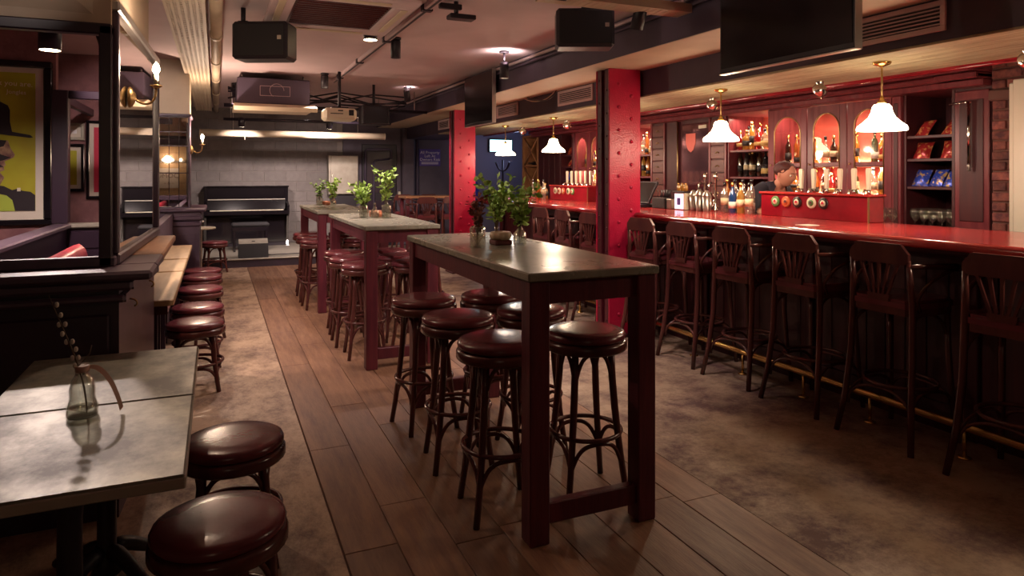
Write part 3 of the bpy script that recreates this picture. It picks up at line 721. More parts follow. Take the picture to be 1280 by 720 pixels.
# fonts with badges and tap handles
def font(yc, lab, order):
    t = T('beer_font', lab, 'beer font', (4.37,yc,BZ)); y0, y1 = yc-.53, yc+.53
    obj('box', MB().box(4.31,4.46,y0,y1,BZ,BZ+.185,.004), 'red_gloss', t)
    obj('cap_board', MB().box(4.295,4.475,y0-.015,y1+.015,BZ+.185,BZ+.205,.006), 'bar_top', t)
    obj('corner_strip', MB().box(4.305,4.312,y0-.002,y0+.012,BZ,BZ+.185), 'old_brass', t)
    for k in range(5):
        yy = yc+.36-k*(.115)-(.03 if k > 2 else 0); z = BZ+.125
        m = order[k]
        b = obj('badge', MB().lathe([(0,0),(.043,0),(.046,.004),(.043,.010),(.036,.012),(0,.012)],18,(0,0,0)).xf(Matrix.Translation((4.31,yy,z))@Matrix.Rotation(R(-90),4,'Y')), m, t)
        obj('badge_face', MB().lathe([(0,.0),(.026,.0),(.024,.004),(0,.005)],14).xf(Matrix.Translation((4.299,yy,z))@Matrix.Rotation(R(-90),4,'Y')), 'badge_orange' if k in (1,) else ('badge_cream' if m != 'badge_cream' else 'badge_green'), b)
        obj('badge_motif', MB().prism([(-.014,-.006),(.014,-.006),(.010,.010),(0,.016),(-.010,.010)],-.002,.002,'x').xf(Matrix.Translation((4.294,yy,z))), 'ink_dark' if k%2 else 'picture_red', b)
    for k in range(6):
        yy = yc+.16-k*.125
        h = obj('tap', MB().cyl((4.385,yy,BZ+.205),(4.385,yy,BZ+.235),.014,n=10).tube([(4.385,yy,BZ+.23),(4.34,yy,BZ+.235),(4.325,yy,BZ+.20),(4.325,yy,BZ+.15)],.009,8), 'chrome', t)
        obj('tap_handle', MB().prism([(yy-.011,BZ+.235),(yy+.011,BZ+.235),(yy+.019,BZ+.38),(yy+.014,BZ+.395),(yy-.014,BZ+.395),(yy-.019,BZ+.38)],4.375,4.395,'x'), 'white_plastic', h)
    return t
font(3.99, 'red beer font with five badges and pale tap handles before the bartender', ['badge_green','badge_orange','badge_black','badge_cream','badge_black'])
font(8.03, 'red beer font with pale tap handles, half hidden by the near red column', ['badge_cream','badge_cream','badge_orange','badge_cream','badge_green'])

# ---- things standing on the counter
rg = T('cash_register', 'black slanted touch-screen till on the counter beside the red column', 'till', (4.22,6.15,BZ))
obj('base', MB().box(4.08,4.38,6.0,6.32,BZ,BZ+.035,.006), 'black', rg)
obj('monitor', MB().box(-.012,.012,-.17,.17,0,.26,.005).xf(Matrix.Translation((4.17,6.15,BZ+.04))@Matrix.Rotation(R(28),4,'Y')), 'black', rg)
obj('screen', MB().box(-.0145,-.012,-.155,.155,.015,.245).xf(Matrix.Translation((4.17,6.15,BZ+.04))@Matrix.Rotation(R(28),4,'Y')), 'screen_off', rg)
obj('stand', MB().box(4.24,4.28,6.12,6.18,BZ+.03,BZ+.16,.004), 'black', rg)
nc = T('caddy', 'black counter caddy stuffed with straws beside the till', 'caddy', (4.25,5.83,BZ))
obj('box', MB().box(4.18,4.34,5.72,5.94,BZ,BZ+.11,.005), 'black_cloth', nc)
obj('side_tray', MB().box(4.20,4.34,5.64,5.72,BZ,BZ+.10,.005), 'steel', nc)
b = MB()
for k in range(26):
    a = random.uniform(0,2*pi); x, y = 4.26+random.uniform(-.05,.05), 5.84+random.uniform(-.07,.07)
    b.cyl((x,y,BZ+.10),(x+random.uniform(-.03,.03),y+random.uniform(-.03,.03),BZ+.19),.004,n=5)
obj('straws', b, 'black', nc)
pb = T('display_box', 'small glowing pink and violet display box on the counter', 'display', (4.25,5.48,BZ))
obj('case', MB().box(4.18,4.34,5.40,5.56,BZ,BZ+.17,.006), 'white_plastic', pb)
obj('lit_panel', MB().box(4.177,4.18,5.415,5.545,BZ+.012,BZ+.158), 'panel_glow', pb)
obj('printed_mark', MB().box(4.175,4.177,5.455,5.51,BZ+.05,BZ+.12,.001), 'sign_blue', pb)
obj('lid', MB().box(4.17,4.35,5.39,5.57,BZ+.17,BZ+.185,.004), 'black', pb)
def tin(x, y, h, r, m, lab, nm='shaker_tin', cat='shaker'):
    t = T(nm, lab, cat, (x,y,BZ), group='metal shakers on the counter')
    obj('cup', MB().lathe([(r*.72,0),(r*.74,.004),(r,h*.7)],16,(x,y,BZ)), m, t)
    obj('lid', MB().lathe([(r*1.02,h*.7),(r*.98,h*.76),(r*.5,h*.93),(r*.3,h),(0,h)],16,(x,y,BZ)), m, t)
for i,(x,y,h) in enumerate(((4.24,5.335,.2),(4.30,5.265,.19),(4.22,5.225,.21),(4.30,5.165,.18),(4.22,5.12,.2))):
    tin(x, y, h, .042, 'chrome' if i%2 else 'steel', 'steel cocktail shaker standing between the display box and the clear bottles')
for k,yy in enumerate((5.36,5.21)):
    g = T('tall_tap', 'tall slender chrome water tap rising behind the shakers', 'tap', (4.40,yy,BZ), group='tall chrome taps on the counter')
    obj('column', MB().lathe([(.026,0),(.022,.01),(.014,.02),(.014,.30),(.018,.305),(.018,.36),(0,.365)],12,(4.40,yy,BZ)), 'chrome', g)
    obj('spout', MB().tube(bez((4.40,yy,BZ+.26),(4.34,yy,BZ+.28),(4.32,yy,BZ+.27),(4.315,yy,BZ+.21),8),.009,8), 'chrome', g)
bt = solo('beer_mat', MB().box(3.66,3.78,3.42,3.52,BZ,BZ+.004,.001), 'label_white', 'small white beer mat lying on the red counter', 'beer mat')

# ================================================================== BACK BAR
FX, BKX = 5.30, 5.84
cb = T('back_counter', 'dark red panelled counter running below the back bar shelves', 'counter', (5.5,6.8,0))
obj('carcass', MB().box(5.17,BKX,3.22,11.0,0,.96), 'backbar_dark', cb)
obj('worktop', MB().box(5.13,BKX,3.21,11.02,.96,1.0,.006), 'backbar_wood', cb)
for i in range(13): obj('cupboard_door', MB().box(5.155,5.17,3.26+i*.59,3.81+i*.59,.1,.9,.008), 'backbar_wood', cb)
cn = struct('trim_cornice', MB().box(5.16,BKX,3.2,11.0,2.14,2.19,.008).box(5.10,BKX,3.2,11.0,2.19,2.235,.012).box(5.05,BKX,3.2,11.0,2.24,2.28,.014), 'backbar_wood')
obj('cornice_block', MB().box(5.02,BKX,3.19,3.54,2.24,2.31,.012).box(5.08,BKX,3.20,3.52,2.19,2.24,.01), 'backbar_wood', cn)

def carcass(t, ya, yb, shelves, back='backbar_dark', side='backbar_wood', ztop=2.14, led=()):
    obj('back_panel', MB().box(BKX-.03,BKX,ya,yb,1.0,ztop), back, t)
    for yy in (ya, yb-.022): obj('side_panel', MB().box(FX+.005,BKX-.03,yy,yy+.022,1.0,ztop), side, t)
    for z in shelves: obj('shelf', MB().box(FX+.015,BKX-.03,ya+.022,yb-.022,z-.024,z,.003), side, t)
    for z in led: obj('light_strip', MB().box(BKX-.06,BKX-.04,ya+.05,yb-.05,z,z+.014), 'led_strip', t)
def unit(name, lab, cat, ya, yb): return T(name, lab, cat, (5.55,(ya+yb)/2,1.0))

# tall panelled cabinet near the brick pier
t = unit('tall_cabinet', 'tall dark red panelled cabinet between brick pier and snack shelves', 'cabinet', 3.22, 3.49)
obj('body', MB().box(FX,BKX,3.22,3.49,1.0,2.14), 'backbar_dark', t)
dr = obj('door', MB().box(FX-.02,FX,3.225,3.485,1.03,2.12,.005), 'backbar_wood', t)
obj('door_panel', MB().box(FX-.028,FX-.02,3.265,3.445,1.12,2.05,.006), 'backbar_dark', dr)
hl = T('hanging_rod', 'slender bright metal rod hanging from a bracket on the tall cabinet', 'rod', (5.25,3.36,1.5))
obj('rod', MB().cyl((5.245,3.352,1.56),(5.245,3.352,2.03),.013,n=10), 'chrome', hl)
obj('bracket', MB().cyl((5.245,3.33,2.03),(5.245,3.50,2.025),.008,n=8).cyl((5.245,3.36,2.03),(5.27,3.36,2.03),.006,n=8), 'chrome', hl)
obj('finial', MB().lathe([(0,0),(.012,.012),(.006,.03),(.016,.045),(.009,.06)],10,(5.245,3.352,1.50)), 'steel', hl)

# snack shelves
def snack_unit(ya, yb, lab):
    t = unit('snack_shelves', lab, 'shelf unit', ya, yb); carcass(t, ya, yb, (1.80,1.61,1.38), 'backbar_dark', 'backbar_dark'); return t
snack_unit(3.50,3.93,'open dark shelf unit with crisp packets and stemmed glasses beside the tall cabinet')
snack_unit(9.70,10.13,'open dark shelf unit with crisp packets beyond the near red column')
for (ya,yb,lab) in ((3.935,4.015,'narrow dark red pilaster between snack shelves and arched cabinet'),(9.605,9.695,'narrow dark red pilaster beyond the near red column')):
    p = unit('pilaster', lab, 'pilaster', ya, yb)
    obj('shaft', MB().box(FX-.03,BKX,ya,yb,1.0,2.14,.006), 'backbar_wood', p); obj('fillet', MB().box(FX-.038,FX-.03,ya+.02,yb-.02,1.06,2.08,.004), 'backbar_dark', p)
def packet_mesh(m):
    b = MB(); n = 6; w, h = .135, .16
    for side in (1,-1):
        o = len(b.v)
        for i in range(n+1):
            for j in range(n+1):
                u, v = i/n, j/n; th = .028*(sin(pi*u)**.6)*(sin(pi*v)**.6)+.001+random.uniform(0,.003)*(0<i<n and 0<j<n)
                b.v.append((side*th, (u-.5)*w*(1-.08*sin(pi*v)), v*h))
        for i in range(n):
            for j in range(n):
                q = (o+i*(n+1)+j, o+(i+1)*(n+1)+j, o+(i+1)*(n+1)+j+1, o+i*(n+1)+j+1)
                b.f.append(q if side > 0 else q[::-1]); b.s.append(True)
    return b.mesh('packet', m)
PM = {'red': packet_mesh('crisp_red'), 'blue': packet_mesh('crisp_blue')}
def packet(x, y, z, kind, lab, g):
    o = link(bpy.data.objects.new('crisp_packet', PM[kind])); o.location = (x,y,z+.002); o.rotation_euler = (0,R(random.uniform(24,42)),R(random.uniform(-16,16)))
    tag(o, lab, 'crisp packet', g)
for z, kind, lv, ys in ((1.80,'red','top',(3.60,3.83)),(1.61,'red','middle',(3.59,3.83)),(1.38,'blue','lowest',(3.585,3.715,3.845))):
    for y in ys: packet(5.38, y, z, kind, f'{kind} foil crisp packet on the {lv} snack shelf beside the tall cabinet', f'{kind} packets on the {lv} near snack shelf')
for z, kind, lv, ys in ((1.80,'red','top',(9.80,10.0)),(1.61,'red','middle',(9.80,10.0)),(1.38,'blue','lowest',(9.785,9.915,10.045))):
    for y in ys: packet(5.38, y, z, kind, f'{kind} foil crisp packet on the {lv} snack shelf beyond the near red column', f'{kind} packets on the {lv} far snack shelf')

# arched glazed cabinets
def arched_door(t, ya, yb):
    z0, z1, zm, st = 1.03, 2.135, 1.575, .072
    a, c = ya+st, yb-st; r = (c-a)/2; zc = 2.06-r; cy = (a+c)/2
    b = MB().box(FX-.02,FX+.005,ya,a,z0,z1,.004).box(FX-.02,FX+.005,c,yb,z0,z1,.004).box(FX-.02,FX+.005,a,c,z0,z0+.08).box(FX-.016,FX+.003,a,c,zm-.018,zm+.018)
    n = 14
    for i in range(n):
        t0, t1 = pi-pi*i/n, pi-pi*(i+1)/n
        b.prism([(cy+r*cos(t0),zc+r*sin(t0)),(cy+r*cos(t1),zc+r*sin(t1)),(cy+r*cos(t1),z1),(cy+r*cos(t0),z1)],FX-.02,FX+.005,'x')
    d = obj('door', b, 'backbar_wood', t)
    bead = [(FX-.02,cy+(r-.004)*cos(pi-pi*i/16),zc+(r-.004)*sin(pi-pi*i/16)) for i in range(17)]
    obj('arch_bead', MB().tube([(FX-.02,a+.004,z0+.08)]+bead+[(FX-.02,c-.004,z0+.08)],.006,6), 'old_brass', d)
    gp = [(a,z0+.08)]+[(c,z0+.08)]+[(cy+r*cos(pi*i/14),zc+r*sin(pi*i/14)) for i in range(15)]
    obj('pane', MB().prism(gp,FX-.008,FX-.006,'x'), 'door_glass', d)
    obj('knob', MB().ball((FX-.028,yb-.03,zm),.010,8,6), 'old_brass', d)
def glazed(ya, doors, yb, lab):
    t = unit('glazed_cabinet', lab, 'cabinet', ya, yb)
    carcass(t, ya, yb, (1.27,1.575), 'red_panel', 'backbar_wood', led=(1.576,1.271))
    for (a,b_) in doors:
        arched_door(t, a, b_)
        for zz in (2.12,1.54):
            lamp('cabinet_light','AREA',(5.40-5.55,(a+b_)/2-t.location.y,zz-1.0),5.5,WARM,t,shape='RECTANGLE',size=.04,size_y=.36)
glazed(4.02,((4.025,4.468),(4.478,4.925),(4.935,5.425)),5.43,'dark red cabinet of three arched glass doors full of lit bottles behind the bartender')
glazed(8.19,((8.195,8.685),(8.695,9.142),(9.152,9.595)),9.60,'dark red cabinet with arched glass doors, half hidden by the near red column')
# open bottle shelves
def bottle_shelves(ya, yb, lab):
    t = unit('bottle_shelves', lab, 'shelf unit', ya, yb); carcass(t, ya, yb, (1.455,1.75), 'red_panel', 'backbar_wood', led=(1.751,))
    lamp('shelf_light','AREA',(5.40-5.55,0,1.11),6,WARM,t,shape='RECTANGLE',size=.04,size_y=.5); return t
bottle_shelves(5.44,6.08,'open bottle shelves with red back between arched cabinet and apothecary drawers')
bottle_shelves(7.545,8.18,'open bottle shelves with red back next to the near red column')
# drawer columns
def drawers(ya, yb, lab):
    t = unit('drawer_column', lab, 'drawers', ya, yb)
    obj('body', MB().box(FX+.005,BKX,ya,yb,1.0,2.14), 'backbar_dark', t)
    for s in (ya, yb-.03): obj('stile', MB().box(FX-.012,FX+.006,s,s+.03,1.0,2.14,.003), 'backbar_wood', t)
    for k in range(7):
        z = 1.04+k*.155
        d = obj('drawer', MB().box(FX-.01,FX+.01,ya+.034,yb-.034,z,z+.145,.006), 'drawer_wood', t)
        obj('cup_pull', MB().tube(arc((0,0),.026,0,pi,8,lambda u,v: (FX-.014,(ya+yb)/2+u,z+.062+v*.6)),.006,6), 'old_brass', d)
drawers(6.085,6.385,'column of small timber apothecary drawers next to the lit bottle shelves')
drawers(7.235,7.54,'column of small timber apothecary drawers close to the near red column')
mr = unit('bar_mirror', 'dark mirror panel between the two drawer columns', 'mirror', 6.39, 6.96)
obj('panel', MB().box(FX+.03,BKX,6.39,6.96,1.0,2.14), 'backbar_dark', mr)
obj('mirror_glass', MB().box(FX+.024,FX+.03,6.43,6.92,1.06,2.10), 'dark_mirror', mr)
obj('crest_badge', MB().prism([(6.66,1.98),(6.84,1.98),(6.84,1.86),(6.80,1.78),(6.75,1.75),(6.70,1.78),(6.66,1.86)],FX+.018,FX+.024,'x'), 'red_panel', mr)
obj('name_strip', MB().box(FX+.016,FX+.024,6.46,6.60,2.03,2.07), 'badge_cream', mr)
pn = unit('wall_panel', 'plain dark red timber panel beside the bar mirror', 'panel', 6.965, 7.23)
obj('board', MB().box(FX+.01,BKX,6.965,7.23,1.0,2.14), 'backbar_dark', pn); obj('bead', MB().cyl((FX,6.98,1.0),(FX,6.98,2.14),.010,n=8), 'old_brass', pn)
pn2 = unit('wall_panel', 'wide dark timber panel next to the wine rack', 'panel', 10.14, 11.0)
obj('board', MB().box(FX+.01,BKX,10.14,11.0,1.0,2.14), 'backbar_dark', pn2)
for k in range(4): obj('plank', MB().box(FX,FX+.01,10.15+k*.21,10.35+k*.21,1.0,2.14,.003), 'backbar_dark', pn2)
wr = T('wine_rack', 'tall lattice wine rack of pale timber holding dark bottles', 'wine rack', (5.55,11.36,0))
obj('frame', MB().box(FX,BKX,11.02,11.06,0,2.2).box(FX,BKX,11.66,11.695,0,2.2).box(FX,BKX,11.06,11.66,2.16,2.2).box(FX,BKX,11.06,11.66,1.62,1.65).box(FX,BKX,11.06,11.66,1.0,1.03), 'oak_shelf', wr)
for (za,zb) in ((1.03,1.62),(1.65,2.16)):
    for s in (1,-1):
        obj('lattice_bar', MB().tube([(FX+.03,11.07,za if s > 0 else zb),(FX+.03,11.65,zb if s > 0 else za)],.014,6), 'oak_shelf', wr)
for k,(y,z) in enumerate(((11.20,1.10),(11.35,1.10),(11.5,1.10),(11.22,1.72),(11.36,1.72),(11.5,1.72))):
    solo('wine_bottle', MB().lathe([(.036,0),(.037,.18),(.014,.24),(.013,.29),(0,.29)],12).xf(Matrix.Translation((FX+.33,y,z-.069+.036+(.0)))@Matrix.Rotation(R(-90),4,'Y')), 'glass_dark', 'dark wine bottle lying in the lattice wine rack', 'bottle', 'bottles in the wine rack')

# ---- bottles
SH = {'tall': [(.0,0),(.033,0),(.035,.006),(.035,.155),(.030,.180),(.014,.205),(.012,.27)],
      'squat': [(.0,0),(.043,0),(.046,.006),(.046,.12),(.036,.145),(.015,.165),(.013,.215)],
      'slim': [(.0,0),(.029,0),(.031,.006),(.031,.19),(.025,.215),(.012,.235),(.011,.30)]}
CACHE = {}
def bottle(x, y, z, shape, colr, where, lab_m='label_cream'):
    key = (shape, colr)
    if key not in CACHE:
        pr = SH[shape]; r = max(p[0] for p in pr); h = pr[-1][1]
        lz = .03+.05*random.random(); lh = h*random.uniform(.14,.28)
        CACHE[key] = (MB().lathe(pr,12).mesh('glass_body','glass_'+colr),
                      MB().lathe([(r+.0008,lz),(r+.0008,lz+lh)],12).mesh('label',random.choice(('label_cream','label_white','label_black','label_gold'))),
                      MB().lathe([(.0145,h-.03),(.0145,h+.008),(0,h+.008)],10).mesh('cap','black_gloss' if colr in ('clear','dark','green') else 'brass'))
    a, b, c = CACHE[key]
    t = T('bottle', f'{colr} {"squat" if shape == "squat" else "slim" if shape == "slim" else "straight"} bottle {where}', 'bottle', (x,y,z), random.uniform(0,6), f'bottles {where}')
    for nm, me in (('glass_body',a),('label',b),('cap',c)): link(bpy.data.objects.new(nm, me), t)
warm = ['amber','golden','clear','amber','golden','clear','brown','red']
def row(ya, yb, z, x, where, cols, step=.094):
    y = ya
    while y <= yb:
        bottle(x+random.uniform(-.01,.012), y, z, random.choice(('tall','squat','slim')), random.choice(cols), where); y += step+random.uniform(0,.006)
    y = ya+.045
    while y <= yb:
        bottle(x+.12+random.uniform(-.01,.01), y, z, random.choice(('tall','slim')), random.choice(cols), where); y += .085
for (a,b_,nm) in ((4.115,4.385,'door nearest the snack shelves'),(4.56,4.86,'middle door'),(5.02,5.36,'door nearest the bottle shelves')):
    row(a, b_, 1.575, 5.44, f'on the upper shelf behind the arched {nm}', ['blue','green','red','golden','clear'] if a < 4.2 else warm)
    row(a, b_, 1.27, 5.42, f'on the lower shelf behind the arched {nm}', ['clear','clear','golden'] if a < 4.2 else (['green','red','clear','brown'] if a < 4.7 else ['clear','amber']))
row(5.52,6.02,1.75,5.42,'on the top shelf beside the apothecary drawers',['clear','red','golden','clear'])
row(5.52,6.02,1.455,5.42,'on the middle shelf beside the apothecary drawers',['dark','brown','dark'])
row(5.52,6.02,1.0,5.40,'on the bottom shelf beside the apothecary drawers',['clear','amber','clear'])
row(7.60,7.95,1.75,5.42,'on the top shelf next to the near red column',['amber','golden','clear'])
row(7.60,7.95,1.455,5.42,'on the lower shelf next to the near red column',['golden','amber','red'])
for (a,b_) in ((9.22,9.52),(8.76,9.08)):
    row(a, b_, 1.575, 5.44, 'on the upper shelf of the half-hidden arched cabinet', ['violet','clear','golden'])
    row(a, b_, 1.27, 5.44, 'on the lower shelf of the half-hidden arched cabinet', ['clear','golden'])
for k in range(8): bottle(4.27+(k%2)*.075, 4.62+k*.052, BZ, ('tall','slim')[k%2], ('clear','clear','golden','clear','blue','clear','clear','amber')[k], 'standing on the counter next to the near beer font')
for k in range(5): bottle(4.28+(k%2)*.06, 8.70+k*.085, BZ, ('tall','squat')[k%2], ('clear','golden','amber','green','clear')[k], 'standing on the counter past the far beer font')
for k in range(3):
    jm = T('small_jar', 'small golden glass jar on the lid of the glowing display box', 'jar', (4.22,5.425+k*.055,BZ+.185), group='jars on the display box')
    obj('glass_body', MB().lathe([(0,0),(.018,0),(.022,.03),(.018,.055),(.010,.065)],12), 'glass_golden', jm, False)
    obj('cap', MB().lathe([(.011,.062),(.011,.08),(0,.08)],10), 'brass', jm, False)
# stemmed glasses
gm = MB().lathe([(0,0),(.032,0),(.030,.004),(.005,.010),(.004,.085),(.020,.10),(.036,.13),(.038,.165),(.032,.20)],14).mesh('stem_glass','glass')
def wine_glass(x, y, z, lab, g):
    o = link(bpy.data.objects.new('wine_glass', gm)); o.location = (x,y,z); tag(o, lab, 'glass', g)
for i in range(5):
    for j in range(3): wine_glass(5.36+j*.085, 3.565+i*.076, 1.0, 'stemmed wine glass on the bottom board of the near snack shelves', 'stemmed glasses under the snack shelves')
for i in range(3):
    for j in range(1): wine_glass(5.20, 3.955+i*.085, 1.0, 'stemmed wine glass on the back counter below the pilaster', 'stemmed glasses below the pilaster')

# ================================================================== PENDANT LAMPS OVER THE BAR
def pendant(y, lab):
    t = T('pendant_lamp', lab, 'pendant lamp', (3.90,y,1.76), group='pendant lamps over the counter')
    obj('glass_shade', MB().lathe([(.146,0),(.148,.012),(.140,.030),(.108,.055),(.078,.085),(.062,.118),(.056,.150),(.044,.166),(.020,.170)],28), 'shade', t, False)
    obj('gallery', MB().lathe([(.026,.168),(.028,.185),(.014,.20),(.010,.215)],14), 'brass', t, False)
    obj('rod', MB().cyl((0,0,.21),(0,0,.42),.0065,n=8), 'old_brass', t, False)
    obj('ceiling_rose', MB().lathe([(.010,.405),(.048,.420),(.055,.430),(.055,.438),(0,.438)],18), 'brass', t, False)
    lamp('pendant_light','POINT',(0,0,-.03),32,WARM,t,shadow_soft_size=.07)
    return t
PL = 'white bell-shaped glass pendant lamp on a brass rod over the bar counter'
for k, y in enumerate((1.5,3.04,4.55,6.10,7.65,9.2)): pendant(y, f'white bell-shaped glass pendant lamp over the counter, {ORD[k]} counting from the brick pier end')
def eyeball(y, lab):
    t = T('eyeball_spot', lab, 'spotlight', (4.28,y,2.11), group='chrome spotlights under the canopy')
    obj('mount', MB().lathe([(.022,.05),(.03,.085),(.03,.09),(0,.09)],14), 'chrome', t, False)
    M = Matrix.Rotation(R(55),4,'Y')
    obj('head', MB().lathe([(0,-.05),(.036,-.046),(.048,-.02),(.05,.02),(.042,.045),(.036,.05)],16).xf(Matrix.Translation((0,0,.02))@Matrix.Rotation(R(125),4,'Y')), 'chrome', t, False)
    obj('lamp_face', MB().lathe([(0,.046),(.034,.046)],14).xf(Matrix.Translation((0,0,.02))@Matrix.Rotation(R(125),4,'Y')), 'lamp_face', t, False)
    lamp('eyeball_light','SPOT',(.05,0,-.02),20,SPOTC,t,rot=(0,R(-55),0),spot_size=R(75),spot_blend=.7,shadow_soft_size=.03)
for k, y in enumerate((2.4,3.87,5.11,6.6,8.0,9.43)): eyeball(y, f'chrome eyeball spotlight under the timber canopy, {ORD[k]} counting from the brick pier end')

# ================================================================== BARTENDER
def skin(name, pts, edges, m, parent=None, sub=2, root=0):
    me = bpy.data.meshes.new(name); me.from_pydata([p[:3] for p in pts], edges, []); me.materials.append(MATS[m])
    o = link(bpy.data.objects.new(name, me), parent)
    o.modifiers.new('skin','SKIN'); ss = o.modifiers.new('sub','SUBSURF'); ss.levels = sub; ss.render_levels = sub
    if not me.skin_vertices: 
        bpy.context.view_layer.objects.active = o; bpy.ops.mesh.customdata_skin_add()
    for i, p in enumerate(pts):
        r = p[3]; me.skin_vertices[0].data[i].radius = r if isinstance(r, tuple) else (r, r); me.skin_vertices[0].data[i].use_root = (i == root)
    for mod in ('skin',): o.modifiers[mod].use_smooth_shade = True
    return o
pe = T('person', 'bartender in dark shirt leaning forward behind the near beer font', 'person', (4.84,5.02,0))
# local axes: facing -Y
body = [(0,.16,.94,(.15,.11)),(0,.10,1.08,(.14,.10)),(0,-.02,1.24,(.155,.105)),(0,-.10,1.34,(.13,.09)),(0,-.17,1.385,.058),(0,-.205,1.41,.055),
        (0,-.235,1.44,.052),(0,-.25,1.475,.045),(0,-.255,1.50,.035),
        (.17,-.08,1.32,.058),(.24,-.16,1.12,.048),(.20,-.36,1.04,.038),(.16,-.42,1.03,.03),
        (-.17,-.08,1.32,.058),(-.24,-.16,1.12,.048),(-.20,-.36,1.04,.038),(-.16,-.42,1.03,.03),
        (.095,.16,.86,.09),(.10,.10,.50,.066),(.10,.14,.10,.045),(.10,.02,.045,.04),
        (-.095,.16,.86,.09),(-.10,.10,.50,.066),(-.10,.14,.10,.045),(-.10,.02,.045,.04),
        (0,-.25,1.45,.02),(.01,-.25,1.455,.02),(-.01,-.25,1.455,.02),(0,-.25,1.44,.02)]
ed = [(0,1),(1,2),(2,3),(3,4),(4,5),(5,6),(6,7),(7,8),(3,9),(9,10),(10,11),(11,12),(3,13),(13,14),(14,15),(15,16),(0,17),(17,18),(18,19),(19,20),(0,21),(21,22),(22,23),(23,24),(6,25),(6,26),(6,27),(6,28)]
# fingers
base = len(body)
for s, w in ((1,12),(-1,16)):
    wx, wy, wz = body[w][:3]
    palm = len(body); body.append((wx-.01*s, wy-.07, wz-.005, (.034,.016))); ed.append((w,palm))
    for k, (dx, ln) in enumerate(((-.026,.07),(-.009,.08),(.009,.075),(.026,.06))):
        a = len(body); body.append((wx-.01*s+dx, wy-.07-ln*.5, wz-.012, .009)); ed.append((palm,a))
        body.append((wx-.01*s+dx*1.05, wy-.07-ln, wz-.03, .008)); ed.append((a,a+1))
    a = len(body); body.append((wx-.05*s, wy-.05, wz-.01, .010)); ed.append((palm,a)); body.append((wx-.065*s, wy-.09, wz-.02, .009)); ed.append((a,a+1))
bo_ = skin('body', body, ed, 'skin', None)
bpy.context.view_layer.update()
bme_ = bpy.data.meshes.new_from_object(bo_.evaluated_get(bpy.context.evaluated_depsgraph_get()))
bpy.data.objects.remove(bo_)
hd = MB().ball((0,0,0),1,28,20); M_ = Matrix.Translation((0,-.262,1.478))@Matrix.Rotation(R(16),4,'X')
for i,(x,y,z) in enumerate(hd.v):
    g = lambda u,v,a,b_: math.exp(-((u/a)**2+(v/b_)**2))
    f = max(0.0,-y)
    d_ = f*(.030*g(x,z+.10,.14,.16)+.010*g(x,z-.12,.10,.3)-.010*g(abs(x)-.38,z-.10,.17,.12)+.007*g(x,z-.30,.5,.10)+.006*g(x,z+.42,.22,.07)-.006*g(x,z+.50,.26,.03)+.006*g(x,z+.58,.2,.06)+.012*g(x,z+.85,.25,.16))
    jaw = 1-.22*max(0,-z)
    hd.v[i] = tuple(M_ @ Vector(((.074*x)*jaw, .092*y*(1-.08*max(0,-z))-d_, .112*z)))
for s in (-1,1): hd.ball(tuple(M_ @ Vector((s*.076,.012,-.006))),.026,10,7,(.35,.6,1.0))
ob_ = MB(); ob_.v = [tuple(v.co) for v in bme_.vertices]; ob_.f = [tuple(p.vertices) for p in bme_.polygons]; ob_.s = [True]*len(ob_.f)
ob_.add(hd.v, hd.f, True); obj('body', ob_, 'skin', pe, False)
for s in (-1,1):
    obj('eye', MB().ball(tuple(M_ @ Vector((s*.028,-.079,.012))),.0095,10,7), 'label_white', pe, False)
    obj('iris', MB().ball(tuple(M_ @ Vector((s*.028,-.0865,.011))),.0045,8,6), 'black_gloss', pe, False)
    obj('eyebrow', MB().tube([tuple(M_ @ Vector((s*u,-.096+.25*(u-.012)**1.0*.3,.034+.004*(1-abs(u-.03)/.02)))) for u in (.012,.022,.032,.044)],.0035,6), 'hair', pe, False)
def garment(name, m, test, off):
    vs = {}; b = MB()
    for p in bme_.polygons:
        if test(p.center):
            f = []
            for i in p.vertices:
                if i not in vs: v = bme_.vertices[i]; vs[i] = len(b.v); b.v.append(tuple(v.co+v.normal*off))
                f.append(vs[i])
            b.f.append(tuple(f)); b.s.append(True)
    return obj(name, b, m, pe, False)
garment('shirt', 'shirt', lambda c: c.z > .90 and c.z < 1.40 and c.y > -.185 and not (c.y < -.20), .014)
garment('trousers', 'trouser', lambda c: .09 < c.z <= .93, .012)
hb = MB().ball((0,-.238,1.527),.096,24,14,(.93,1.10,.80))
for i,(x,y,z) in enumerate(hb.v):
    d = .012*sin(x*110)*sin(y*95+1)*sin(z*105); hb.v[i] = (x+d, y+d, z+d*.6+.0)
obj('hair', hb, 'hair', pe, False)
for s in (-1,1): obj('shoe', MB().box(s*.10-.045,s*.10+.045,-.10,.18,0,.08,.02), 'black', pe, False)

CZ = 2.75

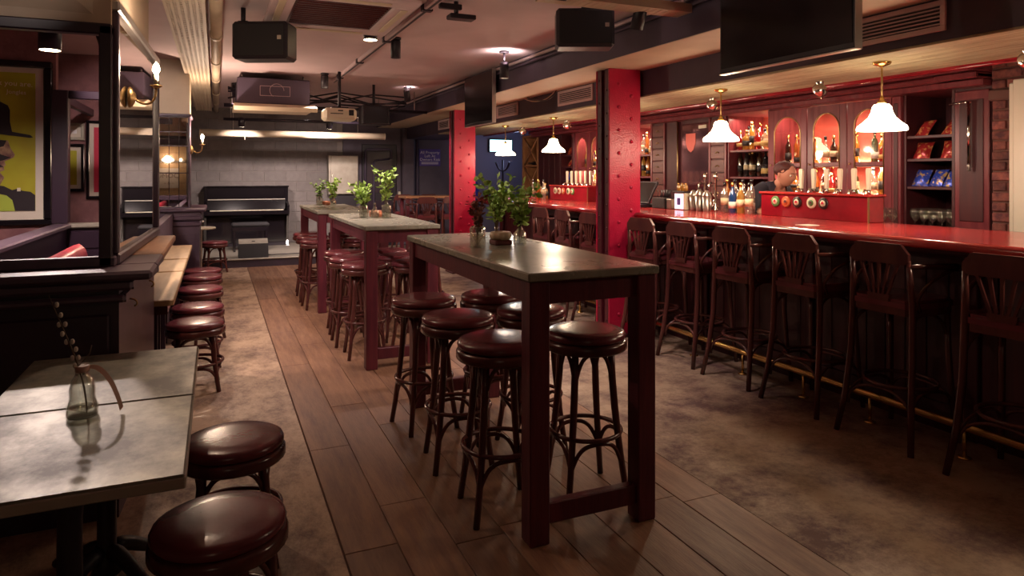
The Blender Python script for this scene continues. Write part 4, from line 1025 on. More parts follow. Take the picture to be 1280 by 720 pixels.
# ================================================================== THINGS ON THE TABLES
def jar(name, lab, x, y, z, prof, cat='bottle', m='glass', water=None):
    t = T(name, lab, cat, (x,y,z))
    inner = [(max(r-.004,.001),zz+(.006 if i < 2 else 0)) for i,(r,zz) in enumerate(prof)][1:]
    obj('glass_body', MB().lathe(prof+inner[::-1]+[(0,.006)],24), m, t, False)
    if water: obj('water', MB().lathe([(0,.008)]+[(max(r-.0065,.001),zz) for r,zz in prof[1:] if .008 < zz < water]+[(prof[2][0]-.0065,water),(0,water)],20), 'water', t, False)
    return t
def sprig(name, lab, cat, x, y, z, n, h, spread, leafm, leaf=.03, lean=(0,0), per=9, grp=None):
    t = T(name, lab, cat, (x,y,z), group=grp); sb = MB(); lb_ = MB()
    for k in range(n):
        a = 2*pi*k/n+random.uniform(-.4,.4); s = random.uniform(.35,1)*spread; hh = h*random.uniform(.75,1.1)
        p = bez((0,0,0),(0,0,hh*.4),(s*.4*cos(a)+lean[0]*.5,s*.4*sin(a)+lean[1]*.5,hh*.7),(s*cos(a)+lean[0],s*sin(a)+lean[1],hh),8)
        sb.tube(p,[.0022]*5+[.0018,.0014,.001,.0008],5)
        for i in range(per):
            u = .32+.68*(i+random.random())/per; q = p[0].lerp(p[0],0); idx = u*8; i0 = min(int(idx),7); q = p[i0].lerp(p[i0+1], idx-i0)
            d = Vector((random.uniform(-1,1),random.uniform(-1,1),random.uniform(-.2,.9))).normalized(); L = leaf*random.uniform(.7,1.25)
            w = d.cross(Vector((random.uniform(-1,1),random.uniform(-1,1),random.uniform(-1,1)))).normalized()*L*.30
            nn = d.cross(w).normalized()*L*.10
            lb_.add([q, q+d*L*.35+w+nn, q+d*L*.75+w*.75+nn, q+d*L, q+d*L*.75-w*.75+nn, q+d*L*.35-w+nn, q+d*L*.5],[(0,1,6),(1,2,6),(2,3,6),(3,4,6),(4,5,6),(5,0,6)],True)
    obj('stems', sb, 'stem', t, False); obj('foliage', lb_, leafm, t, False)
    return t
TZ = 1.09
square = [(0,0),(.040,0),(.042,.004),(.042,.105),(.038,.112),(.016,.118),(.014,.128),(.015,.142)]
bott = [(0,0),(.034,0),(.037,.006),(.038,.045),(.032,.068),(.015,.085),(.012,.10),(.011,.13),(.014,.135)]
flask = [(0,0),(.030,0),(.034,.008),(.030,.035),(.012,.055),(.010,.085),(.013,.09)]
# nearest high table
jar('glass_jar','clear square-shouldered glass bottle with water and dried flowers',1.28,3.40,TZ,square,water=.07)
sprig('dried_flowers','dried rust-red flower stems in the square-shouldered bottle','flowers',1.28,3.40,TZ+.012,10,.25,.08,'dry_flower',.03,per=12,lean=(.0,.01))
jar('glass_bottle','rounded clear glass bottle beside the scalloped candle bowl',1.545,3.44,TZ,bott,water=.04)
sprig('leafy_sprig','bright green leafy sprigs in the rounded bottle on the nearest high table','plant',1.545,3.44,TZ+.012,11,.31,.12,'leaf',.044,per=15)
jar('glass_flask','small clear glass flask standing behind the scalloped candle bowl',1.47,3.60,TZ,flask)
sprig('leafy_sprig','tall feathery green sprigs in the small flask on the nearest high table','plant',1.47,3.60,TZ+.012,13,.35,.15,'leaf',.042,per=16)
wbk = solo('wood_slice', MB().box(1.40,1.50,3.44,3.54,TZ,TZ+.028,.006), 'wood_block', 'dark red wooden block under the scalloped candle bowl', 'wood block')
cbw = T('candle_bowl','scalloped terracotta tealight bowl on a wooden block','bowl',(1.45,3.49,TZ+.028))
obj('bowl', MB().lathe([(0,0),(.046,0),(.058,.012),(.060,.03),(.052,.044),(.044,.044),(.044,.02),(0,.018)],48,(0,0,0),True,(.10,8)), 'ceramic', cbw, False)
obj('candle', MB().lathe([(0,.019),(.03,.019),(.03,.03),(0,.03)],16), 'ivory', cbw, False)
# middle high table
jar('glass_jar','clear glass jar with leafy sprigs on the middle high table',1.22,6.16,TZ,square,water=.06)
sprig('leafy_sprig','bushy green sprigs in the jar on the middle high table','plant',1.22,6.16,TZ+.012,11,.30,.13,'leaf',.05,per=12)
jar('glass_bottle','tall clear glass bottle on the middle high table',1.405,6.06,TZ,square,water=.05)
sprig('leafy_sprig','upright spray of green leaves in the tall bottle on the middle high table','plant',1.405,6.06,TZ+.012,9,.42,.14,'leaf',.052,per=12)
jar('glass_flask','rounded pinkish glass flask on the middle high table',1.30,6.06,TZ,bott)
cpt = T('candle_pot','round copper candle pot on the middle high table','candle pot',(1.345,6.22,TZ))
obj('pot', MB().lathe([(0,0),(.055,0),(.062,.01),(.062,.05),(.055,.058),(.048,.056),(.048,.02),(0,.02)],28), 'copper', cpt, False)
obj('candle', MB().lathe([(0,.021),(.04,.021),(.04,.045),(0,.045)],16), 'ivory', cpt, False)
# table nearest the piano
jar('glass_jar','clear glass jar with sprigs on the table nearest the piano',1.20,8.85,TZ,square,water=.06)
sprig('leafy_sprig','thin pale green sprigs in the jar on the table nearest the piano','plant',1.20,8.85,TZ+.012,8,.32,.12,'leaf_dark',.045,per=10)
jar('glass_bottle','rounded glass bottle on the table nearest the piano',1.36,8.80,TZ,bott,water=.05)
sprig('leafy_sprig','bushy bright green sprigs in the bottle on the table nearest the piano','plant',1.36,8.80,TZ+.012,9,.30,.12,'leaf',.05,per=12)
cp2 = T('candle_pot','small copper candle pot on the table nearest the piano','candle pot',(1.29,8.92,TZ))
obj('pot', MB().lathe([(0,0),(.05,0),(.056,.01),(.056,.04),(.05,.048),(.044,.046),(.044,.02),(0,.02)],24), 'copper', cp2, False)
obj('candle', MB().lathe([(0,.021),(.036,.021),(.036,.038),(0,.038)],14), 'ivory', cp2, False)
# grey table bottle with pussy willow
jb = jar('glass_bottle','clear glass bottle with a ribbon tied round its neck on the near grey table',-.37,2.40,.75,[(0,0),(.038,0),(.042,.006),(.043,.030),(.037,.046),(.034,.060),(.035,.085),(.028,.112),(.016,.130),(.015,.152),(.018,.158)],water=.03)
obj('ribbon', MB().lathe([(.0175,.135),(.0195,.138),(.0195,.150),(.0175,.153)],16), 'ribbon', jb, False)
rb = MB(); rp = bez((.016,-.004,.148),(.05,-.005,.155),(.085,-.01,.10),(.105,-.012,.012),12)
for i,p in enumerate(rp):
    rb.v += [(p.x-.004,p.y-.006,p.z-.004),(p.x+.004,p.y+.006,p.z+.004)]
    if i: rb.f.append((2*i-2,2*i,2*i+1,2*i-1)); rb.s.append(True)
obj('ribbon_tail', rb, 'ribbon', jb, False)
pw = T('pussy_willow','pussy willow twig with pale catkins standing in the ribboned bottle','twig',(-.37,2.40,.76))
tp_ = bez((.012,0,0),(.008,0,.12),(-.03,0,.20),(-.085,.0,.36),14)
obj('twig', MB().tube(tp_,[.0026]*10+[.002,.0018,.0015,.0012,.001],6).tube([tp_[6],tp_[6]+Vector((.03,.0,.035)),tp_[6]+Vector((.035,0,.06))],.0015,5), 'stem', pw, False)
for k in range(13):
    q = tp_[5+int(k*9/13)] + Vector((random.choice((-1,1))*.008, random.uniform(-.005,.005), .004))
    obj('catkin', MB().ball(q,.0075,8,6,(.8,.8,1.15)), 'catkin', pw, False)

# ================================================================== STAGE, PIANO AND BACK OF THE ROOM
stg = T('stage', 'low grey stage platform under the piano', 'stage', (1.0,12.8,0))
obj('deck', MB().box(-.59,2.6,11.6,14.08,.12,.14,.004), 'grey_metal', stg)
obj('riser', MB().box(-.57,2.58,11.62,14.06,0,.12), 'dark_paint', stg)
SZ = .14
pi_ = T('upright_piano', 'black upright piano with open keyboard on the stage', 'piano', (.53,13.7,SZ))
X0, X1, YF, YB = -.20, 1.26, 13.42, 13.98
obj('body', MB().box(X0,X1,13.60,YB,SZ+.06,SZ+1.10,.006), 'black_gloss', pi_)
obj('lid', MB().box(X0-.015,X1+.015,13.57,YB,SZ+1.10,SZ+1.125,.006), 'black_gloss', pi_)
for xx in (X0, X1-.04): obj('side_cheek', MB().prism([(13.60,SZ),(13.60,SZ+.84),(13.45,SZ+.80),(13.33,SZ+.76),(13.33,SZ+.60),(13.42,SZ+.56),(13.54,SZ+.1),(13.50,SZ)],xx,xx+.04,'x'), 'black_gloss', pi_)
obj('keybed', MB().box(X0+.04,X1-.04,13.34,13.60,SZ+.60,SZ+.66,.004), 'black_gloss', pi_)
ky = obj('white_keys', MB().box(X0+.10,X1-.10,13.36,13.53,SZ+.66,SZ+.685,.002), 'ivory', pi_)
kb = MB()
for k in range(36):
    xk = X0+.13+(k//5)*.168+[.0,.024,.072,.096,.120][k%5]
    if xk < X1-.12: kb.box(xk-.005,xk+.005,13.43,13.53,SZ+.685,SZ+.697)
obj('black_keys', kb, 'black', pi_)
obj('key_slip', MB().box(X0+.04,X1-.04,13.325,13.345,SZ+.60,SZ+.675,.003), 'black_gloss', pi_)
obj('fallboard', MB().add([(X0+.05,13.535,SZ+.685),(X1-.05,13.535,SZ+.685),(X1-.05,13.59,SZ+.86),(X0+.05,13.59,SZ+.86),(X0+.05,13.60,SZ+.685),(X1-.05,13.60,SZ+.685),(X1-.05,13.61,SZ+.86),(X0+.05,13.61,SZ+.86)],[(0,1,2,3),(3,2,6,7),(0,3,7,4),(1,5,6,2)]), 'black_gloss', pi_)
obj('music_shelf', MB().box(X0+.06,X1-.06,13.55,13.60,SZ+.865,SZ+.885,.003), 'steel', pi_)
obj('upper_panel', MB().box(X0+.06,X1-.06,13.588,13.60,SZ+.90,SZ+1.08,.004), 'black_gloss', pi_)
obj('lower_panel', MB().box(X0+.06,X1-.06,13.588,13.60,SZ+.12,SZ+.56,.004), 'black_gloss', pi_)
for k in range(3): obj('pedal', MB().box(.47+k*.05,.49+k*.05,13.48,13.60,SZ+.05,SZ+.065,.003), 'brass', pi_)
obj('plinth', MB().box(X0+.02,X1-.02,13.57,YB,SZ,SZ+.06,.004), 'black', pi_)
pbn = T('piano_bench', 'black padded piano bench in front of the keyboard', 'bench', (.55,12.75,SZ))
obj('cushion', MB().box(.24,.86,12.60,12.90,SZ+.43,SZ+.50,.025), 'black_cloth', pbn)
obj('seat_box', MB().box(.26,.84,12.62,12.88,SZ+.36,SZ+.43,.004), 'black_gloss', pbn)
for xx in (.27,.79):
    for yy in (12.63,12.83): obj('leg', MB().box(xx,xx+.04,yy,yy+.04,SZ,SZ+.36,.003), 'black_gloss', pbn)
wd = T('stage_monitor', 'wedge-shaped floor monitor speaker with pale top on the stage edge', 'speaker', (.56,11.85,SZ))
obj('cabinet', MB().prism([(11.66,SZ),(12.02,SZ),(12.02,SZ+.12),(11.86,SZ+.29),(11.72,SZ+.22)],.33,.78,'x'), 'black_cloth', wd)
obj('top_plate', MB().add([(.335,11.722,SZ+.223),(.775,11.722,SZ+.223),(.775,11.858,SZ+.292),(.335,11.858,SZ+.292)],[(0,1,2,3)]), 'grey_metal', wd)
obj('badge', MB().box(.53,.58,11.775,11.80,SZ+.252,SZ+.262), 'black', wd)
obj('grille', MB().add([(.36,11.865,SZ+.288),(.75,11.865,SZ+.288),(.75,12.018,SZ+.128),(.36,12.018,SZ+.128)],[(0,3,2,1)]), 'steel', wd)
cbl = solo('cable', MB().tube(bez((.8,12.0,.147),(1.0,11.9,.147),(1.2,12.1,.147),(1.5,11.9,.147),10),.007,6), 'black', 'black cable trailing across the stage beside the floor monitor', 'cable')
eq = T('equipment_case', 'black equipment case with steel corners on the stage beyond the middle table', 'case', (2.33,12.5,SZ))
obj('body', MB().box(2.12,2.54,12.35,12.65,SZ,SZ+.26,.01), 'black_cloth', eq)
obj('lid', MB().box(2.11,2.55,12.34,12.66,SZ+.265,SZ+.33,.012), 'black', eq)
for xx in (2.12,2.51): obj('corner', MB().box(xx-.004,xx+.034,12.334,12.344,SZ+.20,SZ+.335,.003), 'chrome', eq)
obj('handle', MB().tube(bez((2.24,12.345,SZ+.15),(2.24,12.30,SZ+.14),(2.42,12.30,SZ+.14),(2.42,12.345,SZ+.15),8),.009,6), 'steel', eq)
wl = T('loose_cable', 'looped white and black cables hanging from the soffit beside the air vent', 'cable', (3.6,7.3,2.40))
obj('black_loop', MB().tube(bez((3.58,6.95,2.445),(3.57,7.1,2.30),(3.57,7.4,2.36),(3.58,7.75,2.445),12),.007,6), 'black', wl)
obj('pale_loop', MB().tube(bez((3.61,7.05,2.445),(3.60,7.2,2.36),(3.60,7.5,2.33),(3.61,7.9,2.445),12),.005,6), 'white_plastic', wl)
# electrical cabinet, conduits, sign, socket
ec = T('electrical_cabinet', 'pale grey steel electrical cabinet fixed to the back wall', 'cabinet', (2.35,14.0,1.08))
obj('body', MB().box(2.05,2.64,13.85,14.035,1.08,1.86,.008), 'grey_metal', ec)
dd = obj('door', MB().box(2.09,2.63,13.835,13.85,1.09,1.85,.006), 'grey_metal', ec)
obj('latch', MB().box(2.115,2.13,13.825,13.835,1.43,1.50,.003), 'chrome', dd)
obj('under_box', MB().box(2.10,2.60,13.87,14.035,.70,1.06,.005), 'black', ec)
cd = T('conduit', 'grey conduit pipes bending over the dark back door', 'pipe', (3.0,13.97,0))
obj('pipe', MB().tube([(2.80,13.96,0),(2.80,13.96,1.95),(2.83,13.96,1.99),(3.30,13.96,2.0),(3.34,13.96,1.97),(3.34,13.96,1.80)],.022,8), 'beam_paint', cd)
obj('pipe', MB().tube([(2.98,13.965,0),(2.98,13.965,1.72),(3.01,13.965,1.77),(3.30,13.965,1.80)],.020,8), 'beam_paint', cd)
vp = solo('drain_pipe', MB().tube([(3.90,13.97,0),(3.90,13.97,2.74)],.03,10), 'beam_paint', 'slim painted pipe running up beside the property sign', 'pipe')
sg = T('property_sign', 'small violet-blue sign with white lettering on the back wall', 'sign', (4.08,14.0,1.66))
obj('plate', MB().box(3.95,4.42,14.005,14.03,1.66,2.02,.003), 'sign_blue', sg)
for bod, zz, sz in (('All Property',1.945,.085),('Left At',1.87,.085),('Owners Risk',1.795,.085),('the management accepts no liability',1.733,.030),('for loss or damage',1.695,.030)):
    if sz > .05: text('lettering', bod, sz, 'sign_ink', sg, (4.185-4.08, 14.003-14.0, zz-1.66), (R(90),0,0))
for k in range(2): obj('fine_print', MB().box(4.0,4.37,14.001,14.005,1.70+k*.03,1.712+k*.03), 'sign_ink', sg)
so = solo('wall_switch', MB().box(3.50,3.55,13.99,14.04,1.02,1.12,.004), 'white_plastic', 'small white wall switch next to the corner pillar', 'switch')
# far corner beyond the bar
sv = T('wall_screen', 'glowing cyan-white screen on the blue wall in the far corner', 'screen', (5.8,13.95,2.0))
obj('case', MB().box(5.52,6.08,13.94,14.03,1.97,2.26,.006), 'black', sv)
obj('display', MB().box(5.54,6.06,13.936,13.94,1.99,2.24), 'screen_glow', sv)
lamp('screen_light','POINT',(-.1,-.8,-.1),8,(.50,.60,1),sv,shadow_soft_size=.15)
cs = T('coat_stand', 'dark coat stand with curved arms before the blue wall', 'coat stand', (5.45,13.0,0))
obj('pole', MB().cyl((5.45,13.0,.05),(5.45,13.0,1.78),.02,n=10), 'black_wood', cs)
for k in range(4):
    a = k*pi/2+.3
    obj('hook_arm', MB().tube(bez((5.45,13.0,1.55),(5.45+.1*cos(a),13.0+.1*sin(a),1.55),(5.45+.16*cos(a),13.0+.16*sin(a),1.62),(5.45+.2*cos(a),13.0+.2*sin(a),1.74),8),.011,6), 'black_wood', cs)
    obj('foot', MB().tube(bez((5.45,13.0,.3),(5.45+.1*cos(a),13.0+.1*sin(a),.25),(5.45+.22*cos(a),13.0+.22*sin(a),.1),(5.45+.28*cos(a),13.0+.28*sin(a),.012),8),.012,6), 'black_wood', cs)
ct = T('hanging_coat', 'blue coat hanging on the far wall beside the far red column', 'coat', (5.05,13.9,.75))
b = MB()
for i in range(9):
    z = .75+i*.1; w = .24-.02*abs(i-3)-(.10 if i == 8 else 0); dd_ = .07+.015*sin(i)
    for k in range(16):
        a = 2*pi*k/16; b.v.append((5.05+w*cos(a)*(1+.08*sin(5*a)), 13.93+dd_*sin(a), z))
for i in range(8):
    for k in range(16): b.f.append((i*16+k,i*16+(k+1)%16,(i+1)*16+(k+1)%16,(i+1)*16+k)); b.s.append(True)
b.f.append(tuple(range(128,144))); b.s.append(False)
obj('coat_body', b, 'blue_cloth', ct)
obj('peg', MB().cyl((5.05,14.03,1.56),(5.05,13.90,1.58),.012,n=8), 'steel', ct)
lst = T('blue_light_strip', 'blue light tube under the ceiling of the far corner', 'light strip', (6.1,12.6,2.4))
obj('tube', MB().cyl((5.7,12.6,2.45),(6.5,12.6,2.45),.015,n=8), 'led_blue', lst)
obj('bracket', MB().cyl((5.8,12.6,2.45),(5.8,12.6,CZ),.006,n=6).cyl((6.4,12.6,2.45),(6.4,12.6,CZ),.006,n=6), 'black', lst)

# ================================================================== CEILING FIXTURES
ac = T('cassette_air_conditioner', 'ceiling cassette air conditioner with dark wood-grain grille', 'air conditioner', (.83,5.2,2.66))
x0,x1,y0_,y1_ = .34,1.32,4.60,5.78
obj('casing', MB().box(x0+.03,x1-.03,y0_+.03,y1_-.03,2.70,CZ), 'ceiling_paint', ac)
obj('frame', MB().box(x0,x1,y0_,y0_+.16,2.66,2.70,.01).box(x0,x1,y1_-.16,y1_,2.66,2.70,.01).box(x0,x0+.16,y0_+.16,y1_-.16,2.66,2.70,.01).box(x1-.16,x1,y0_+.16,y1_-.16,2.66,2.70,.01), 'ceiling_paint', ac)
obj('grille', MB().box(x0+.16,x1-.16,y0_+.16,y1_-.16,2.675,2.685), 'backbar_dark', ac)
for k in range(13): obj('grille_slat', MB().box(x0+.18,x1-.18,y0_+.19+k*.062,y0_+.20+k*.062,2.665,2.677), 'stool_wood', ac)
for k,(a,b_,c,d) in enumerate(((x0+.2,x1-.2,y0_+.05,y0_+.10),(x0+.2,x1-.2,y1_-.10,y1_-.05),(x0+.05,x0+.10,y0_+.2,y1_-.2),(x1-.10,x1-.05,y0_+.2,y1_-.2))):
    obj('air_flap', MB().box(a,b_,c,d,2.652,2.662,.004), 'cream_paint', ac)
tk = T('light_track', 'pale ceiling lighting track running past the air conditioner', 'track', (1.48,6.8,2.8))
obj('rail', MB().box(1.42,1.48,3.0,9.3,2.71,CZ,.005), 'ceiling_paint', tk)
obj('slot', MB().box(1.44,1.46,3.0,9.3,2.707,2.71), 'dark_paint', tk)
for k in range(5): obj('joint_clip', MB().box(1.41,1.49,3.6+k*1.3,3.66+k*1.3,2.70,CZ,.003), 'dark_paint', tk)
t2 = T('conduit_run', 'grey conduit running along the top of the ceiling beam', 'conduit', (3.0,6,2.7))
obj('pipe', MB().tube([(3.03,1.0,2.665),(3.03,13.9,2.665)],.018,10), 'beam_paint', t2)
obj('pipe', MB().tube([(3.03,1.0,2.712),(3.03,13.9,2.712)],.018,8), 'ceiling_paint', t2)
def spot(x, y, zb, power, lab, tilt=(0,0), cone=95, up=0):
    t = T('ceiling_spot', lab, 'spotlight', (x,y,zb), group='black cylinder spotlights on the ceiling')
    M = Matrix.Rotation(tilt[0],4,'X')@Matrix.Rotation(tilt[1],4,'Y')
    obj('housing', MB().lathe([(.046,0),(.046,.15),(.040,.165),(0,.165)],18).xf(M), 'black', t, False)
    obj('lamp_face', MB().lathe([(0,.012),(.041,.012)],18).xf(M), 'lamp_face', t, False)
    obj('stem', MB().cyl((0,0,.16),(0,0,CZ-zb),.012,n=8), 'black', t, False)
    obj('ceiling_plate', MB().lathe([(.05,CZ-zb-.02),(.05,CZ-zb),(0,CZ-zb)],14), 'black', t, False)
    o = lamp('spot_light','SPOT',(0,0,-.005),power,SPOTC,t,spot_size=R(cone),spot_blend=.55,shadow_soft_size=.035)
    o.rotation_euler = (tilt[0],tilt[1],0)
    if up: lamp('spot_uplight','SPOT',(.0,-.052,.15),up,SPOTC,t,rot=(R(180-22),0,0),spot_size=R(150),spot_blend=.9,shadow_soft_size=.05)
SPOTS = ((1.53,6.22,2.56,1,(0,0),0,'black cylinder spotlight beside the lighting track past the air conditioner'),
 (1.25,8.76,2.56,1,(0,0),0,'black cylinder spotlight above the projector'),
 (.37,6.50,2.56,1,(0,0),0,'black cylinder spotlight behind the hanging speaker next to the long cable tray'),
 (2.72,6.45,2.47,1,(0,0),26,'black cylinder spotlight near the beam beside the smaller television'),
 (2.70,4.02,2.50,.75,(R(24),0),30,'black cylinder spotlight near the beam beside the short cable tray'),
 (2.55,9.66,2.55,1.3,(R(28),R(-12)),24,'black cylinder spotlight near the beam beyond the smaller television'),
 (1.95,3.75,2.56,.8,(R(18),0),0,'added out-of-view cylinder spotlight brightening the bouquet table'),  # added unseen fill for table, bouquet and stools
 (-.95,1.75,2.56,.30,(R(90),0),0,'added out-of-view cylinder spotlight over the grey tables, brightening the booth bulkhead'),  # added out of view to wash the bulkhead front
 (-.80,6.2,2.5,.9,(R(72),0),0,'added cylinder spotlight hidden behind the booth mirror, brightening the mirrored pillar'),  # added where the mirror hides it, lifts the cream block
 (.25,10.2,2.56,1,(R(12),0),0,'black cylinder spotlight close to the duct unit, aimed at the piano'),
 (1.30,11.0,2.56,1,(R(22),0),0,'black cylinder spotlight above the rolled projection screen'))
for (x,y,z,p,ti,up,lab) in SPOTS: spot(x, y, z, SP*p, lab, ti, up=up, cone=38 if ti[0] > R(85) else 54 if ti[0] > R(60) else (84 if y < 4.5 else 100))
dl = T('downlight', 'flat round black downlight next to the air conditioner', 'spotlight', (1.22,5.86,2.64))
obj('body', MB().lathe([(.06,0),(.06,.11),(0,.11)],20), 'black', dl, False); obj('lamp_face', MB().lathe([(0,.006),(.055,.006)],20,(0,0,-.008)), 'lamp_face', dl, False)
lamp('downlight_light','SPOT',(0,0,-.012),SP*.5,SPOTC,dl,spot_size=R(100),spot_blend=.5,shadow_soft_size=.05)
em = T('ceiling_sensor', 'flat black ceiling sensor on a short arm near the air conditioner', 'sensor', (1.66,4.75,2.62))
obj('plate', MB().box(1.56,1.76,4.70,4.80,2.62,2.655,.006), 'black', em); obj('arm', MB().cyl((1.62,4.75,2.65),(1.62,4.75,CZ),.018,n=8).box(1.49,1.66,4.73,4.77,2.69,2.73,.004), 'black', em)
# cable trays
def tray(ax, lab, a0, a1, c0, c1, z):
    """ax 'y': runs along Y from a0 to a1, spans c0..c1 in X"""
    t = T('cable_tray', lab, 'cable tray', ((c0+c1)/2 if ax == 'y' else (a0+a1)/2, (a0+a1)/2 if ax == 'y' else (c0+c1)/2, z))
    def bx_(m, p0, p1, q0, q1, z0, z1): return m.box(q0,q1,p0,p1,z0,z1) if ax == 'y' else m.box(p0,p1,q0,q1,z0,z1)
    m = MB(); w = c1-c0; ns = 6
    for k in range(ns+1): bx_(m, a0, a1, c0+(w-.016)*k/ns, c0+(w-.016)*k/ns+.016, z, z+.003)
    n = int((a1-a0)/.05)
    for k in range(n): bx_(m, a0+k*.05, a0+k*.05+.028, c0, c1, z+.0005, z+.0025)
    obj('perforated_base', m, 'cream_paint', t)
    obj('side_lip', bx_(bx_(MB(), a0, a1, c0-.004, c0, z, z+.06), a0, a1, c1, c1+.004, z, z+.06), 'cream_paint', t)
    cbm = MB()
    for k in range(4):
        q = c0+.04+k*(w-.08)/3; pts = []
        for i in range(int((a1-a0)/.5)+1):
            p = min(a0+i*.5,a1); qq = q+random.uniform(-.015,.015); pts.append((qq,p,z+.022) if ax == 'y' else (p,qq,z+.022))
        cbm.tube(pts,.014,6)
    obj('cables', cbm, 'black', t)
    hg = MB(); p = a0+.5
    while p < a1:
        for q in (c0-.002,c1+.002):
            hg.cyl((q,p,z+.03),(q,p,CZ),.005,n=6) if ax == 'y' else hg.cyl((p,q,z+.03),(p,q,CZ),.005,n=6)
        p += 1.5
    obj('hanger_rods', hg, 'steel', t)
tray('y','long perforated cream cable tray along the ceiling above the low stools',2.4,13.2,-.315,-.07,2.60)
tray('x','short perforated cable tray crossing towards the beam above the nearest high table',1.9,3.02,3.82,3.98,2.60)
cp = T('ceiling_pipe', 'pale painted pipe with couplings beside the long cable tray', 'pipe', (0,7,2.68))
obj('pipe', MB().cyl((.0,2.4,2.68),(.0,13.9,2.68),.045,n=14), 'cream_paint', cp)
for k in range(7): obj('coupling', MB().cyl((.0,3.3+k*1.5,2.68),(.0,3.42+k*1.5,2.68),.052,n=14), 'cream_paint', cp)
for k in range(4): obj('hanger', MB().cyl((0,4.0+k*3,2.72),(0,4.0+k*3,CZ),.006,n=6), 'steel', cp)
# speakers
def speaker(x, y, z, w, h, d, lab, rz):
    t = T('hanging_speaker', lab, 'speaker', (x,y,z), rz)
    obj('cabinet', MB().box(-w/2,w/2,-d/2,d/2,0,h,.02), 'black', t, False)
    obj('grille', MB().box(-w/2+.02,w/2-.02,-d/2-.008,-d/2,.02,h-.02,.006), 'black_cloth', t, False)
    obj('badge', MB().box(w/2-.07,w/2-.04,-d/2-.011,-d/2-.008,h*.5,h*.5+.03,.001), 'steel', t, False)
    bxx = -w*.43 if rz < R(-25) else 0.0
    obj('bracket', MB().cyl((bxx,.03,h),(bxx,.03,CZ-z),.018,n=10).box(bxx-.02,bxx+.06,-.03,.09,h,h+.02,.004), 'black', t, False)
speaker(.34,5.62-.9+.75,2.34,.42,.28,.22,'black speaker hanging under the ceiling beside the long cable tray',R(-26))
speaker(2.48,4.37,2.40,.42,.28,.22,'black speaker hanging near the ceiling beam',R(-24))
# televisions
def tv(ya, yb, za, zb, lab):
    t = T('television', lab, 'television', (3.0,(ya+yb)/2,za))
    obj('body', MB().box(2.955,3.0,ya,yb,za,zb,.006), 'black', t)
    obj('screen', MB().box(2.952,2.955,ya+.018,yb-.018,za+.03,zb-.018), 'screen_off', t)
    obj('silver_trim', MB().box(2.950,3.0,ya-.004,ya+.002,za-.004,zb,.002).box(2.950,3.0,ya,yb,za-.006,za+.001,.002), 'steel', t)
    obj('wall_bracket', MB().box(3.0,3.05,(ya+yb)/2-.2,(ya+yb)/2+.2,max(za+.36,2.47),zb-.1), 'black', t)
tv(2.45,3.46,2.12,2.73,'large black television hanging from the beam above the nearest bar chairs')
tv(7.36,8.33,2.09,2.72,'black television hanging from the beam between the two red columns')
# vents in the bulkhead and along the far wall
for (ya,yb,lab) in ((2.45,3.02,'pale slotted air vent behind the large television'),(6.23,7.02,'pale slotted air vent on the bulkhead beside the near red column'),(8.17,8.90,'pale slotted air vent on the bulkhead behind the smaller television'),(11.05,11.65,'pale slotted air vent close to the far red column')):
    t = T('air_vent', lab, 'vent', (3.64,(ya+yb)/2,2.27))
    obj('frame', MB().box(3.632,3.65,ya,yb,2.265,2.295,.003).box(3.632,3.65,ya,yb,2.405,2.435,.003).box(3.632,3.65,ya,ya+.03,2.295,2.405,.003).box(3.632,3.65,yb-.03,yb,2.295,2.405,.003), 'ceiling_paint', t)
    obj('recess', MB().box(3.646,3.65,ya+.03,yb-.03,2.295,2.405), 'black', t)
    for k in range(5): obj('slat', MB().box(3.634,3.646,ya+.03,yb-.03,2.302+k*.021,2.309+k*.021), 'ceiling_paint', t)
struct('trim_bulkhead_far', MB().box(3.65,4.50,11.7,14.03,2.215,2.75), 'beam_paint')
# rolled projection screen, duct unit, projector, monitor, pipes
rs = T('projection_screen', 'long rolled cream projection screen hanging above the stage edge', 'screen', (1.2,11.6,2.08))
obj('casing', MB().cyl((-.23,11.6,2.13),(2.66,11.6,2.13),.055,n=18), 'cream_paint', rs)
for xx in (-.23,2.66): obj('end_cap', MB().cyl((xx-.006,11.6,2.13),(xx+.006,11.6,2.13),.058,n=18), 'white_plastic', rs)
obj('pull_cord', MB().cyl((.42,11.545,2.12),(.42,11.545,2.03),.004,n=6), 'white_plastic', rs)
for xx in (.25,2.2): obj('hanger', MB().cyl((xx,11.6,2.18),(xx,11.6,CZ),.006,n=6), 'steel', rs)
du = T('duct_unit', 'large dark ducted air unit with chalk outline hanging near the stage', 'air unit', (.64,9.4,2.25))
obj('body', MB().box(.24,1.10,9.0,9.9,2.36,2.68,.01), 'beam_paint', du)
obj('louvre_tray', MB().prism([(8.72,2.30),(9.0,2.36),(9.9,2.36),(9.9,2.31),(9.0,2.30),(8.74,2.25)],.20,1.16,'x'), 'cream_paint', du)
obj('chalk_outline', MB().box(.50,.86,8.994,9.0,2.58,2.586).box(.50,.86,8.994,9.0,2.46,2.466).box(.50,.506,8.994,9.0,2.46,2.586).box(.854,.86,8.994,9.0,2.46,2.586).tube([(.70+.085*cos(2*pi*k/24),8.996,2.53+.085*sin(2*pi*k/24)) for k in range(17)],.003,4), 'ceiling_paint', du)
for hx in (.3,1.04):
    for hy in (9.2,9.8): obj('hanger', MB().cyl((hx,hy,2.68),(hx,hy,CZ),.008,n=6), 'steel', du)
pj = T('projector', 'cream projector hanging upside down from the ceiling', 'projector', (1.40,8.5,2.14))
obj('body', MB().box(1.20,1.59,8.42,8.72,2.14,2.29,.03), 'white_plastic', pj)
obj('vent_grille', MB().box(1.49,1.55,8.414,8.42,2.20,2.27,.002).box(1.27,1.42,8.414,8.42,2.215,2.225).box(1.36,1.42,8.414,8.42,2.25,2.265), 'black', pj)
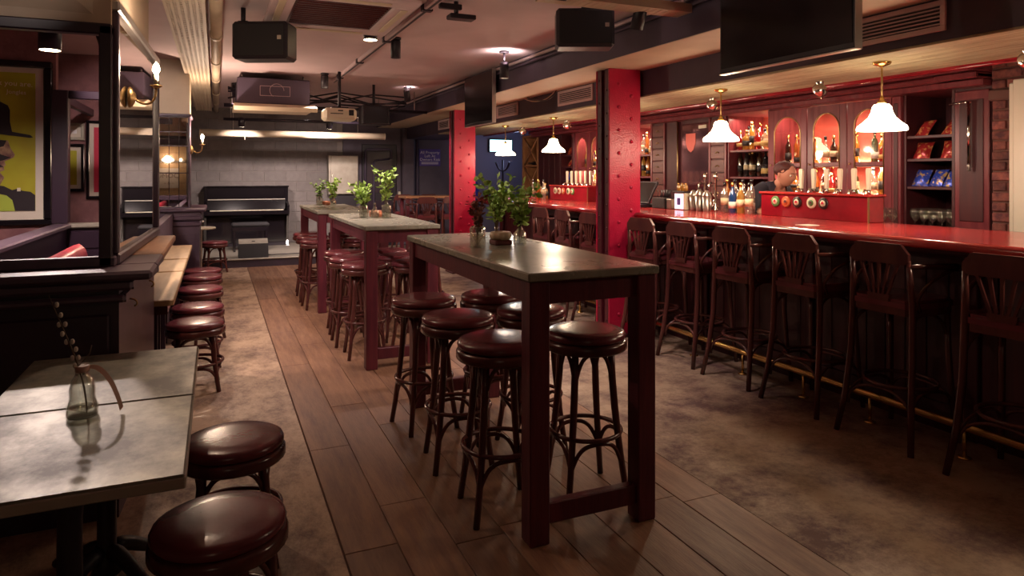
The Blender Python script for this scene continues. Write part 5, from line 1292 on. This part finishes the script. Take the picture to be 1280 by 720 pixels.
obj('mount', MB().cyl((1.40,8.57,2.29),(1.40,8.57,CZ),.02,n=10).box(1.30,1.50,8.50,8.64,2.29,2.31,.003), 'black', pj)
obj('lens', MB().cyl((1.34,8.72,2.21),(1.34,8.77,2.21),.04,n=16), 'black_gloss', pj)
mo = T('hanging_monitor', 'square black monitor box hanging beside the projector', 'monitor', (2.05,9.6,2.18))
obj('case', MB().box(1.86,2.25,9.5,9.75,2.18,2.45,.012), 'black', mo); obj('screen', MB().box(1.885,2.225,9.494,9.5,2.20,2.43), 'screen_off', mo)
obj('bracket', MB().cyl((2.05,9.62,2.45),(2.05,9.62,CZ),.02,n=8), 'black', mo)
pp = T('lighting_pipe', 'dark horizontal pipe carrying stage lights across the ceiling', 'pipe', (1.3,10.2,2.4))
obj('pipe', MB().cyl((.1,10.2,2.44),(3.0,10.2,2.44),.025,n=10).cyl((.1,10.9,2.30),(2.6,10.9,2.30),.022,n=10), 'black', pp)
for hx, hy, hz in ((.2,10.2,2.44),(2.8,10.2,2.44),(.2,10.9,2.30),(2.4,10.9,2.30)): obj('hanger', MB().cyl((hx,hy,hz),(hx,hy,CZ),.008,n=6), 'steel', pp)
b = MB()
for k in range(6):
    pts = [(.15+i*.5, 10.15+random.uniform(-.1,.1), 2.47+random.uniform(-.02,.22)) for i in range(6)]
    b.tube(pts,.012,5)
obj('loose_cables', b, 'black', pp)
for (x,y,z,lab) in ((.35,10.9,2.20,'small lit stage lamp near the end of the rolled screen'),(1.62,10.9,2.20,'small lit stage lamp beneath the projector'),(1.95,10.2,2.34,'small lit stage lamp above the hanging monitor')):
    t = T('stage_lamp', lab, 'spotlight', (x,y,z))
    M = Matrix.Rotation(R(-50),4,'X')
    obj('can', MB().lathe([(.045,0),(.05,.01),(.05,.10),(.03,.13),(0,.13)],14).xf(Matrix.Translation((0,-.02,0))@Matrix.Rotation(R(25),4,'X')), 'black', t, False)
    obj('lamp_face', MB().lathe([(0,.0),(.044,.0)],14).xf(Matrix.Translation((0,-.02,-.001))@Matrix.Rotation(R(25),4,'X')), 'lamp_face', t, False)
    obj('yoke', MB().cyl((0,0,.08),(0,0,.12 if y > 10.5 else .12),.01,n=8), 'black', t, False)
    lamp('stage_lamp_light','SPOT',(0,.0,-.03),STG,SPOTC,t,rot=(R(60),0,0),spot_size=R(75),spot_blend=.7,shadow_soft_size=.03)

STUFF = ('foliage','stems','straws','black_keys','loose_cables','cables','perforated_base','hanger_rods')
for o in bpy.data.objects:
    if o.type == 'MESH' and o.parent is not None and o.name.split('.')[0] in STUFF: o['kind'] = 'stuff'
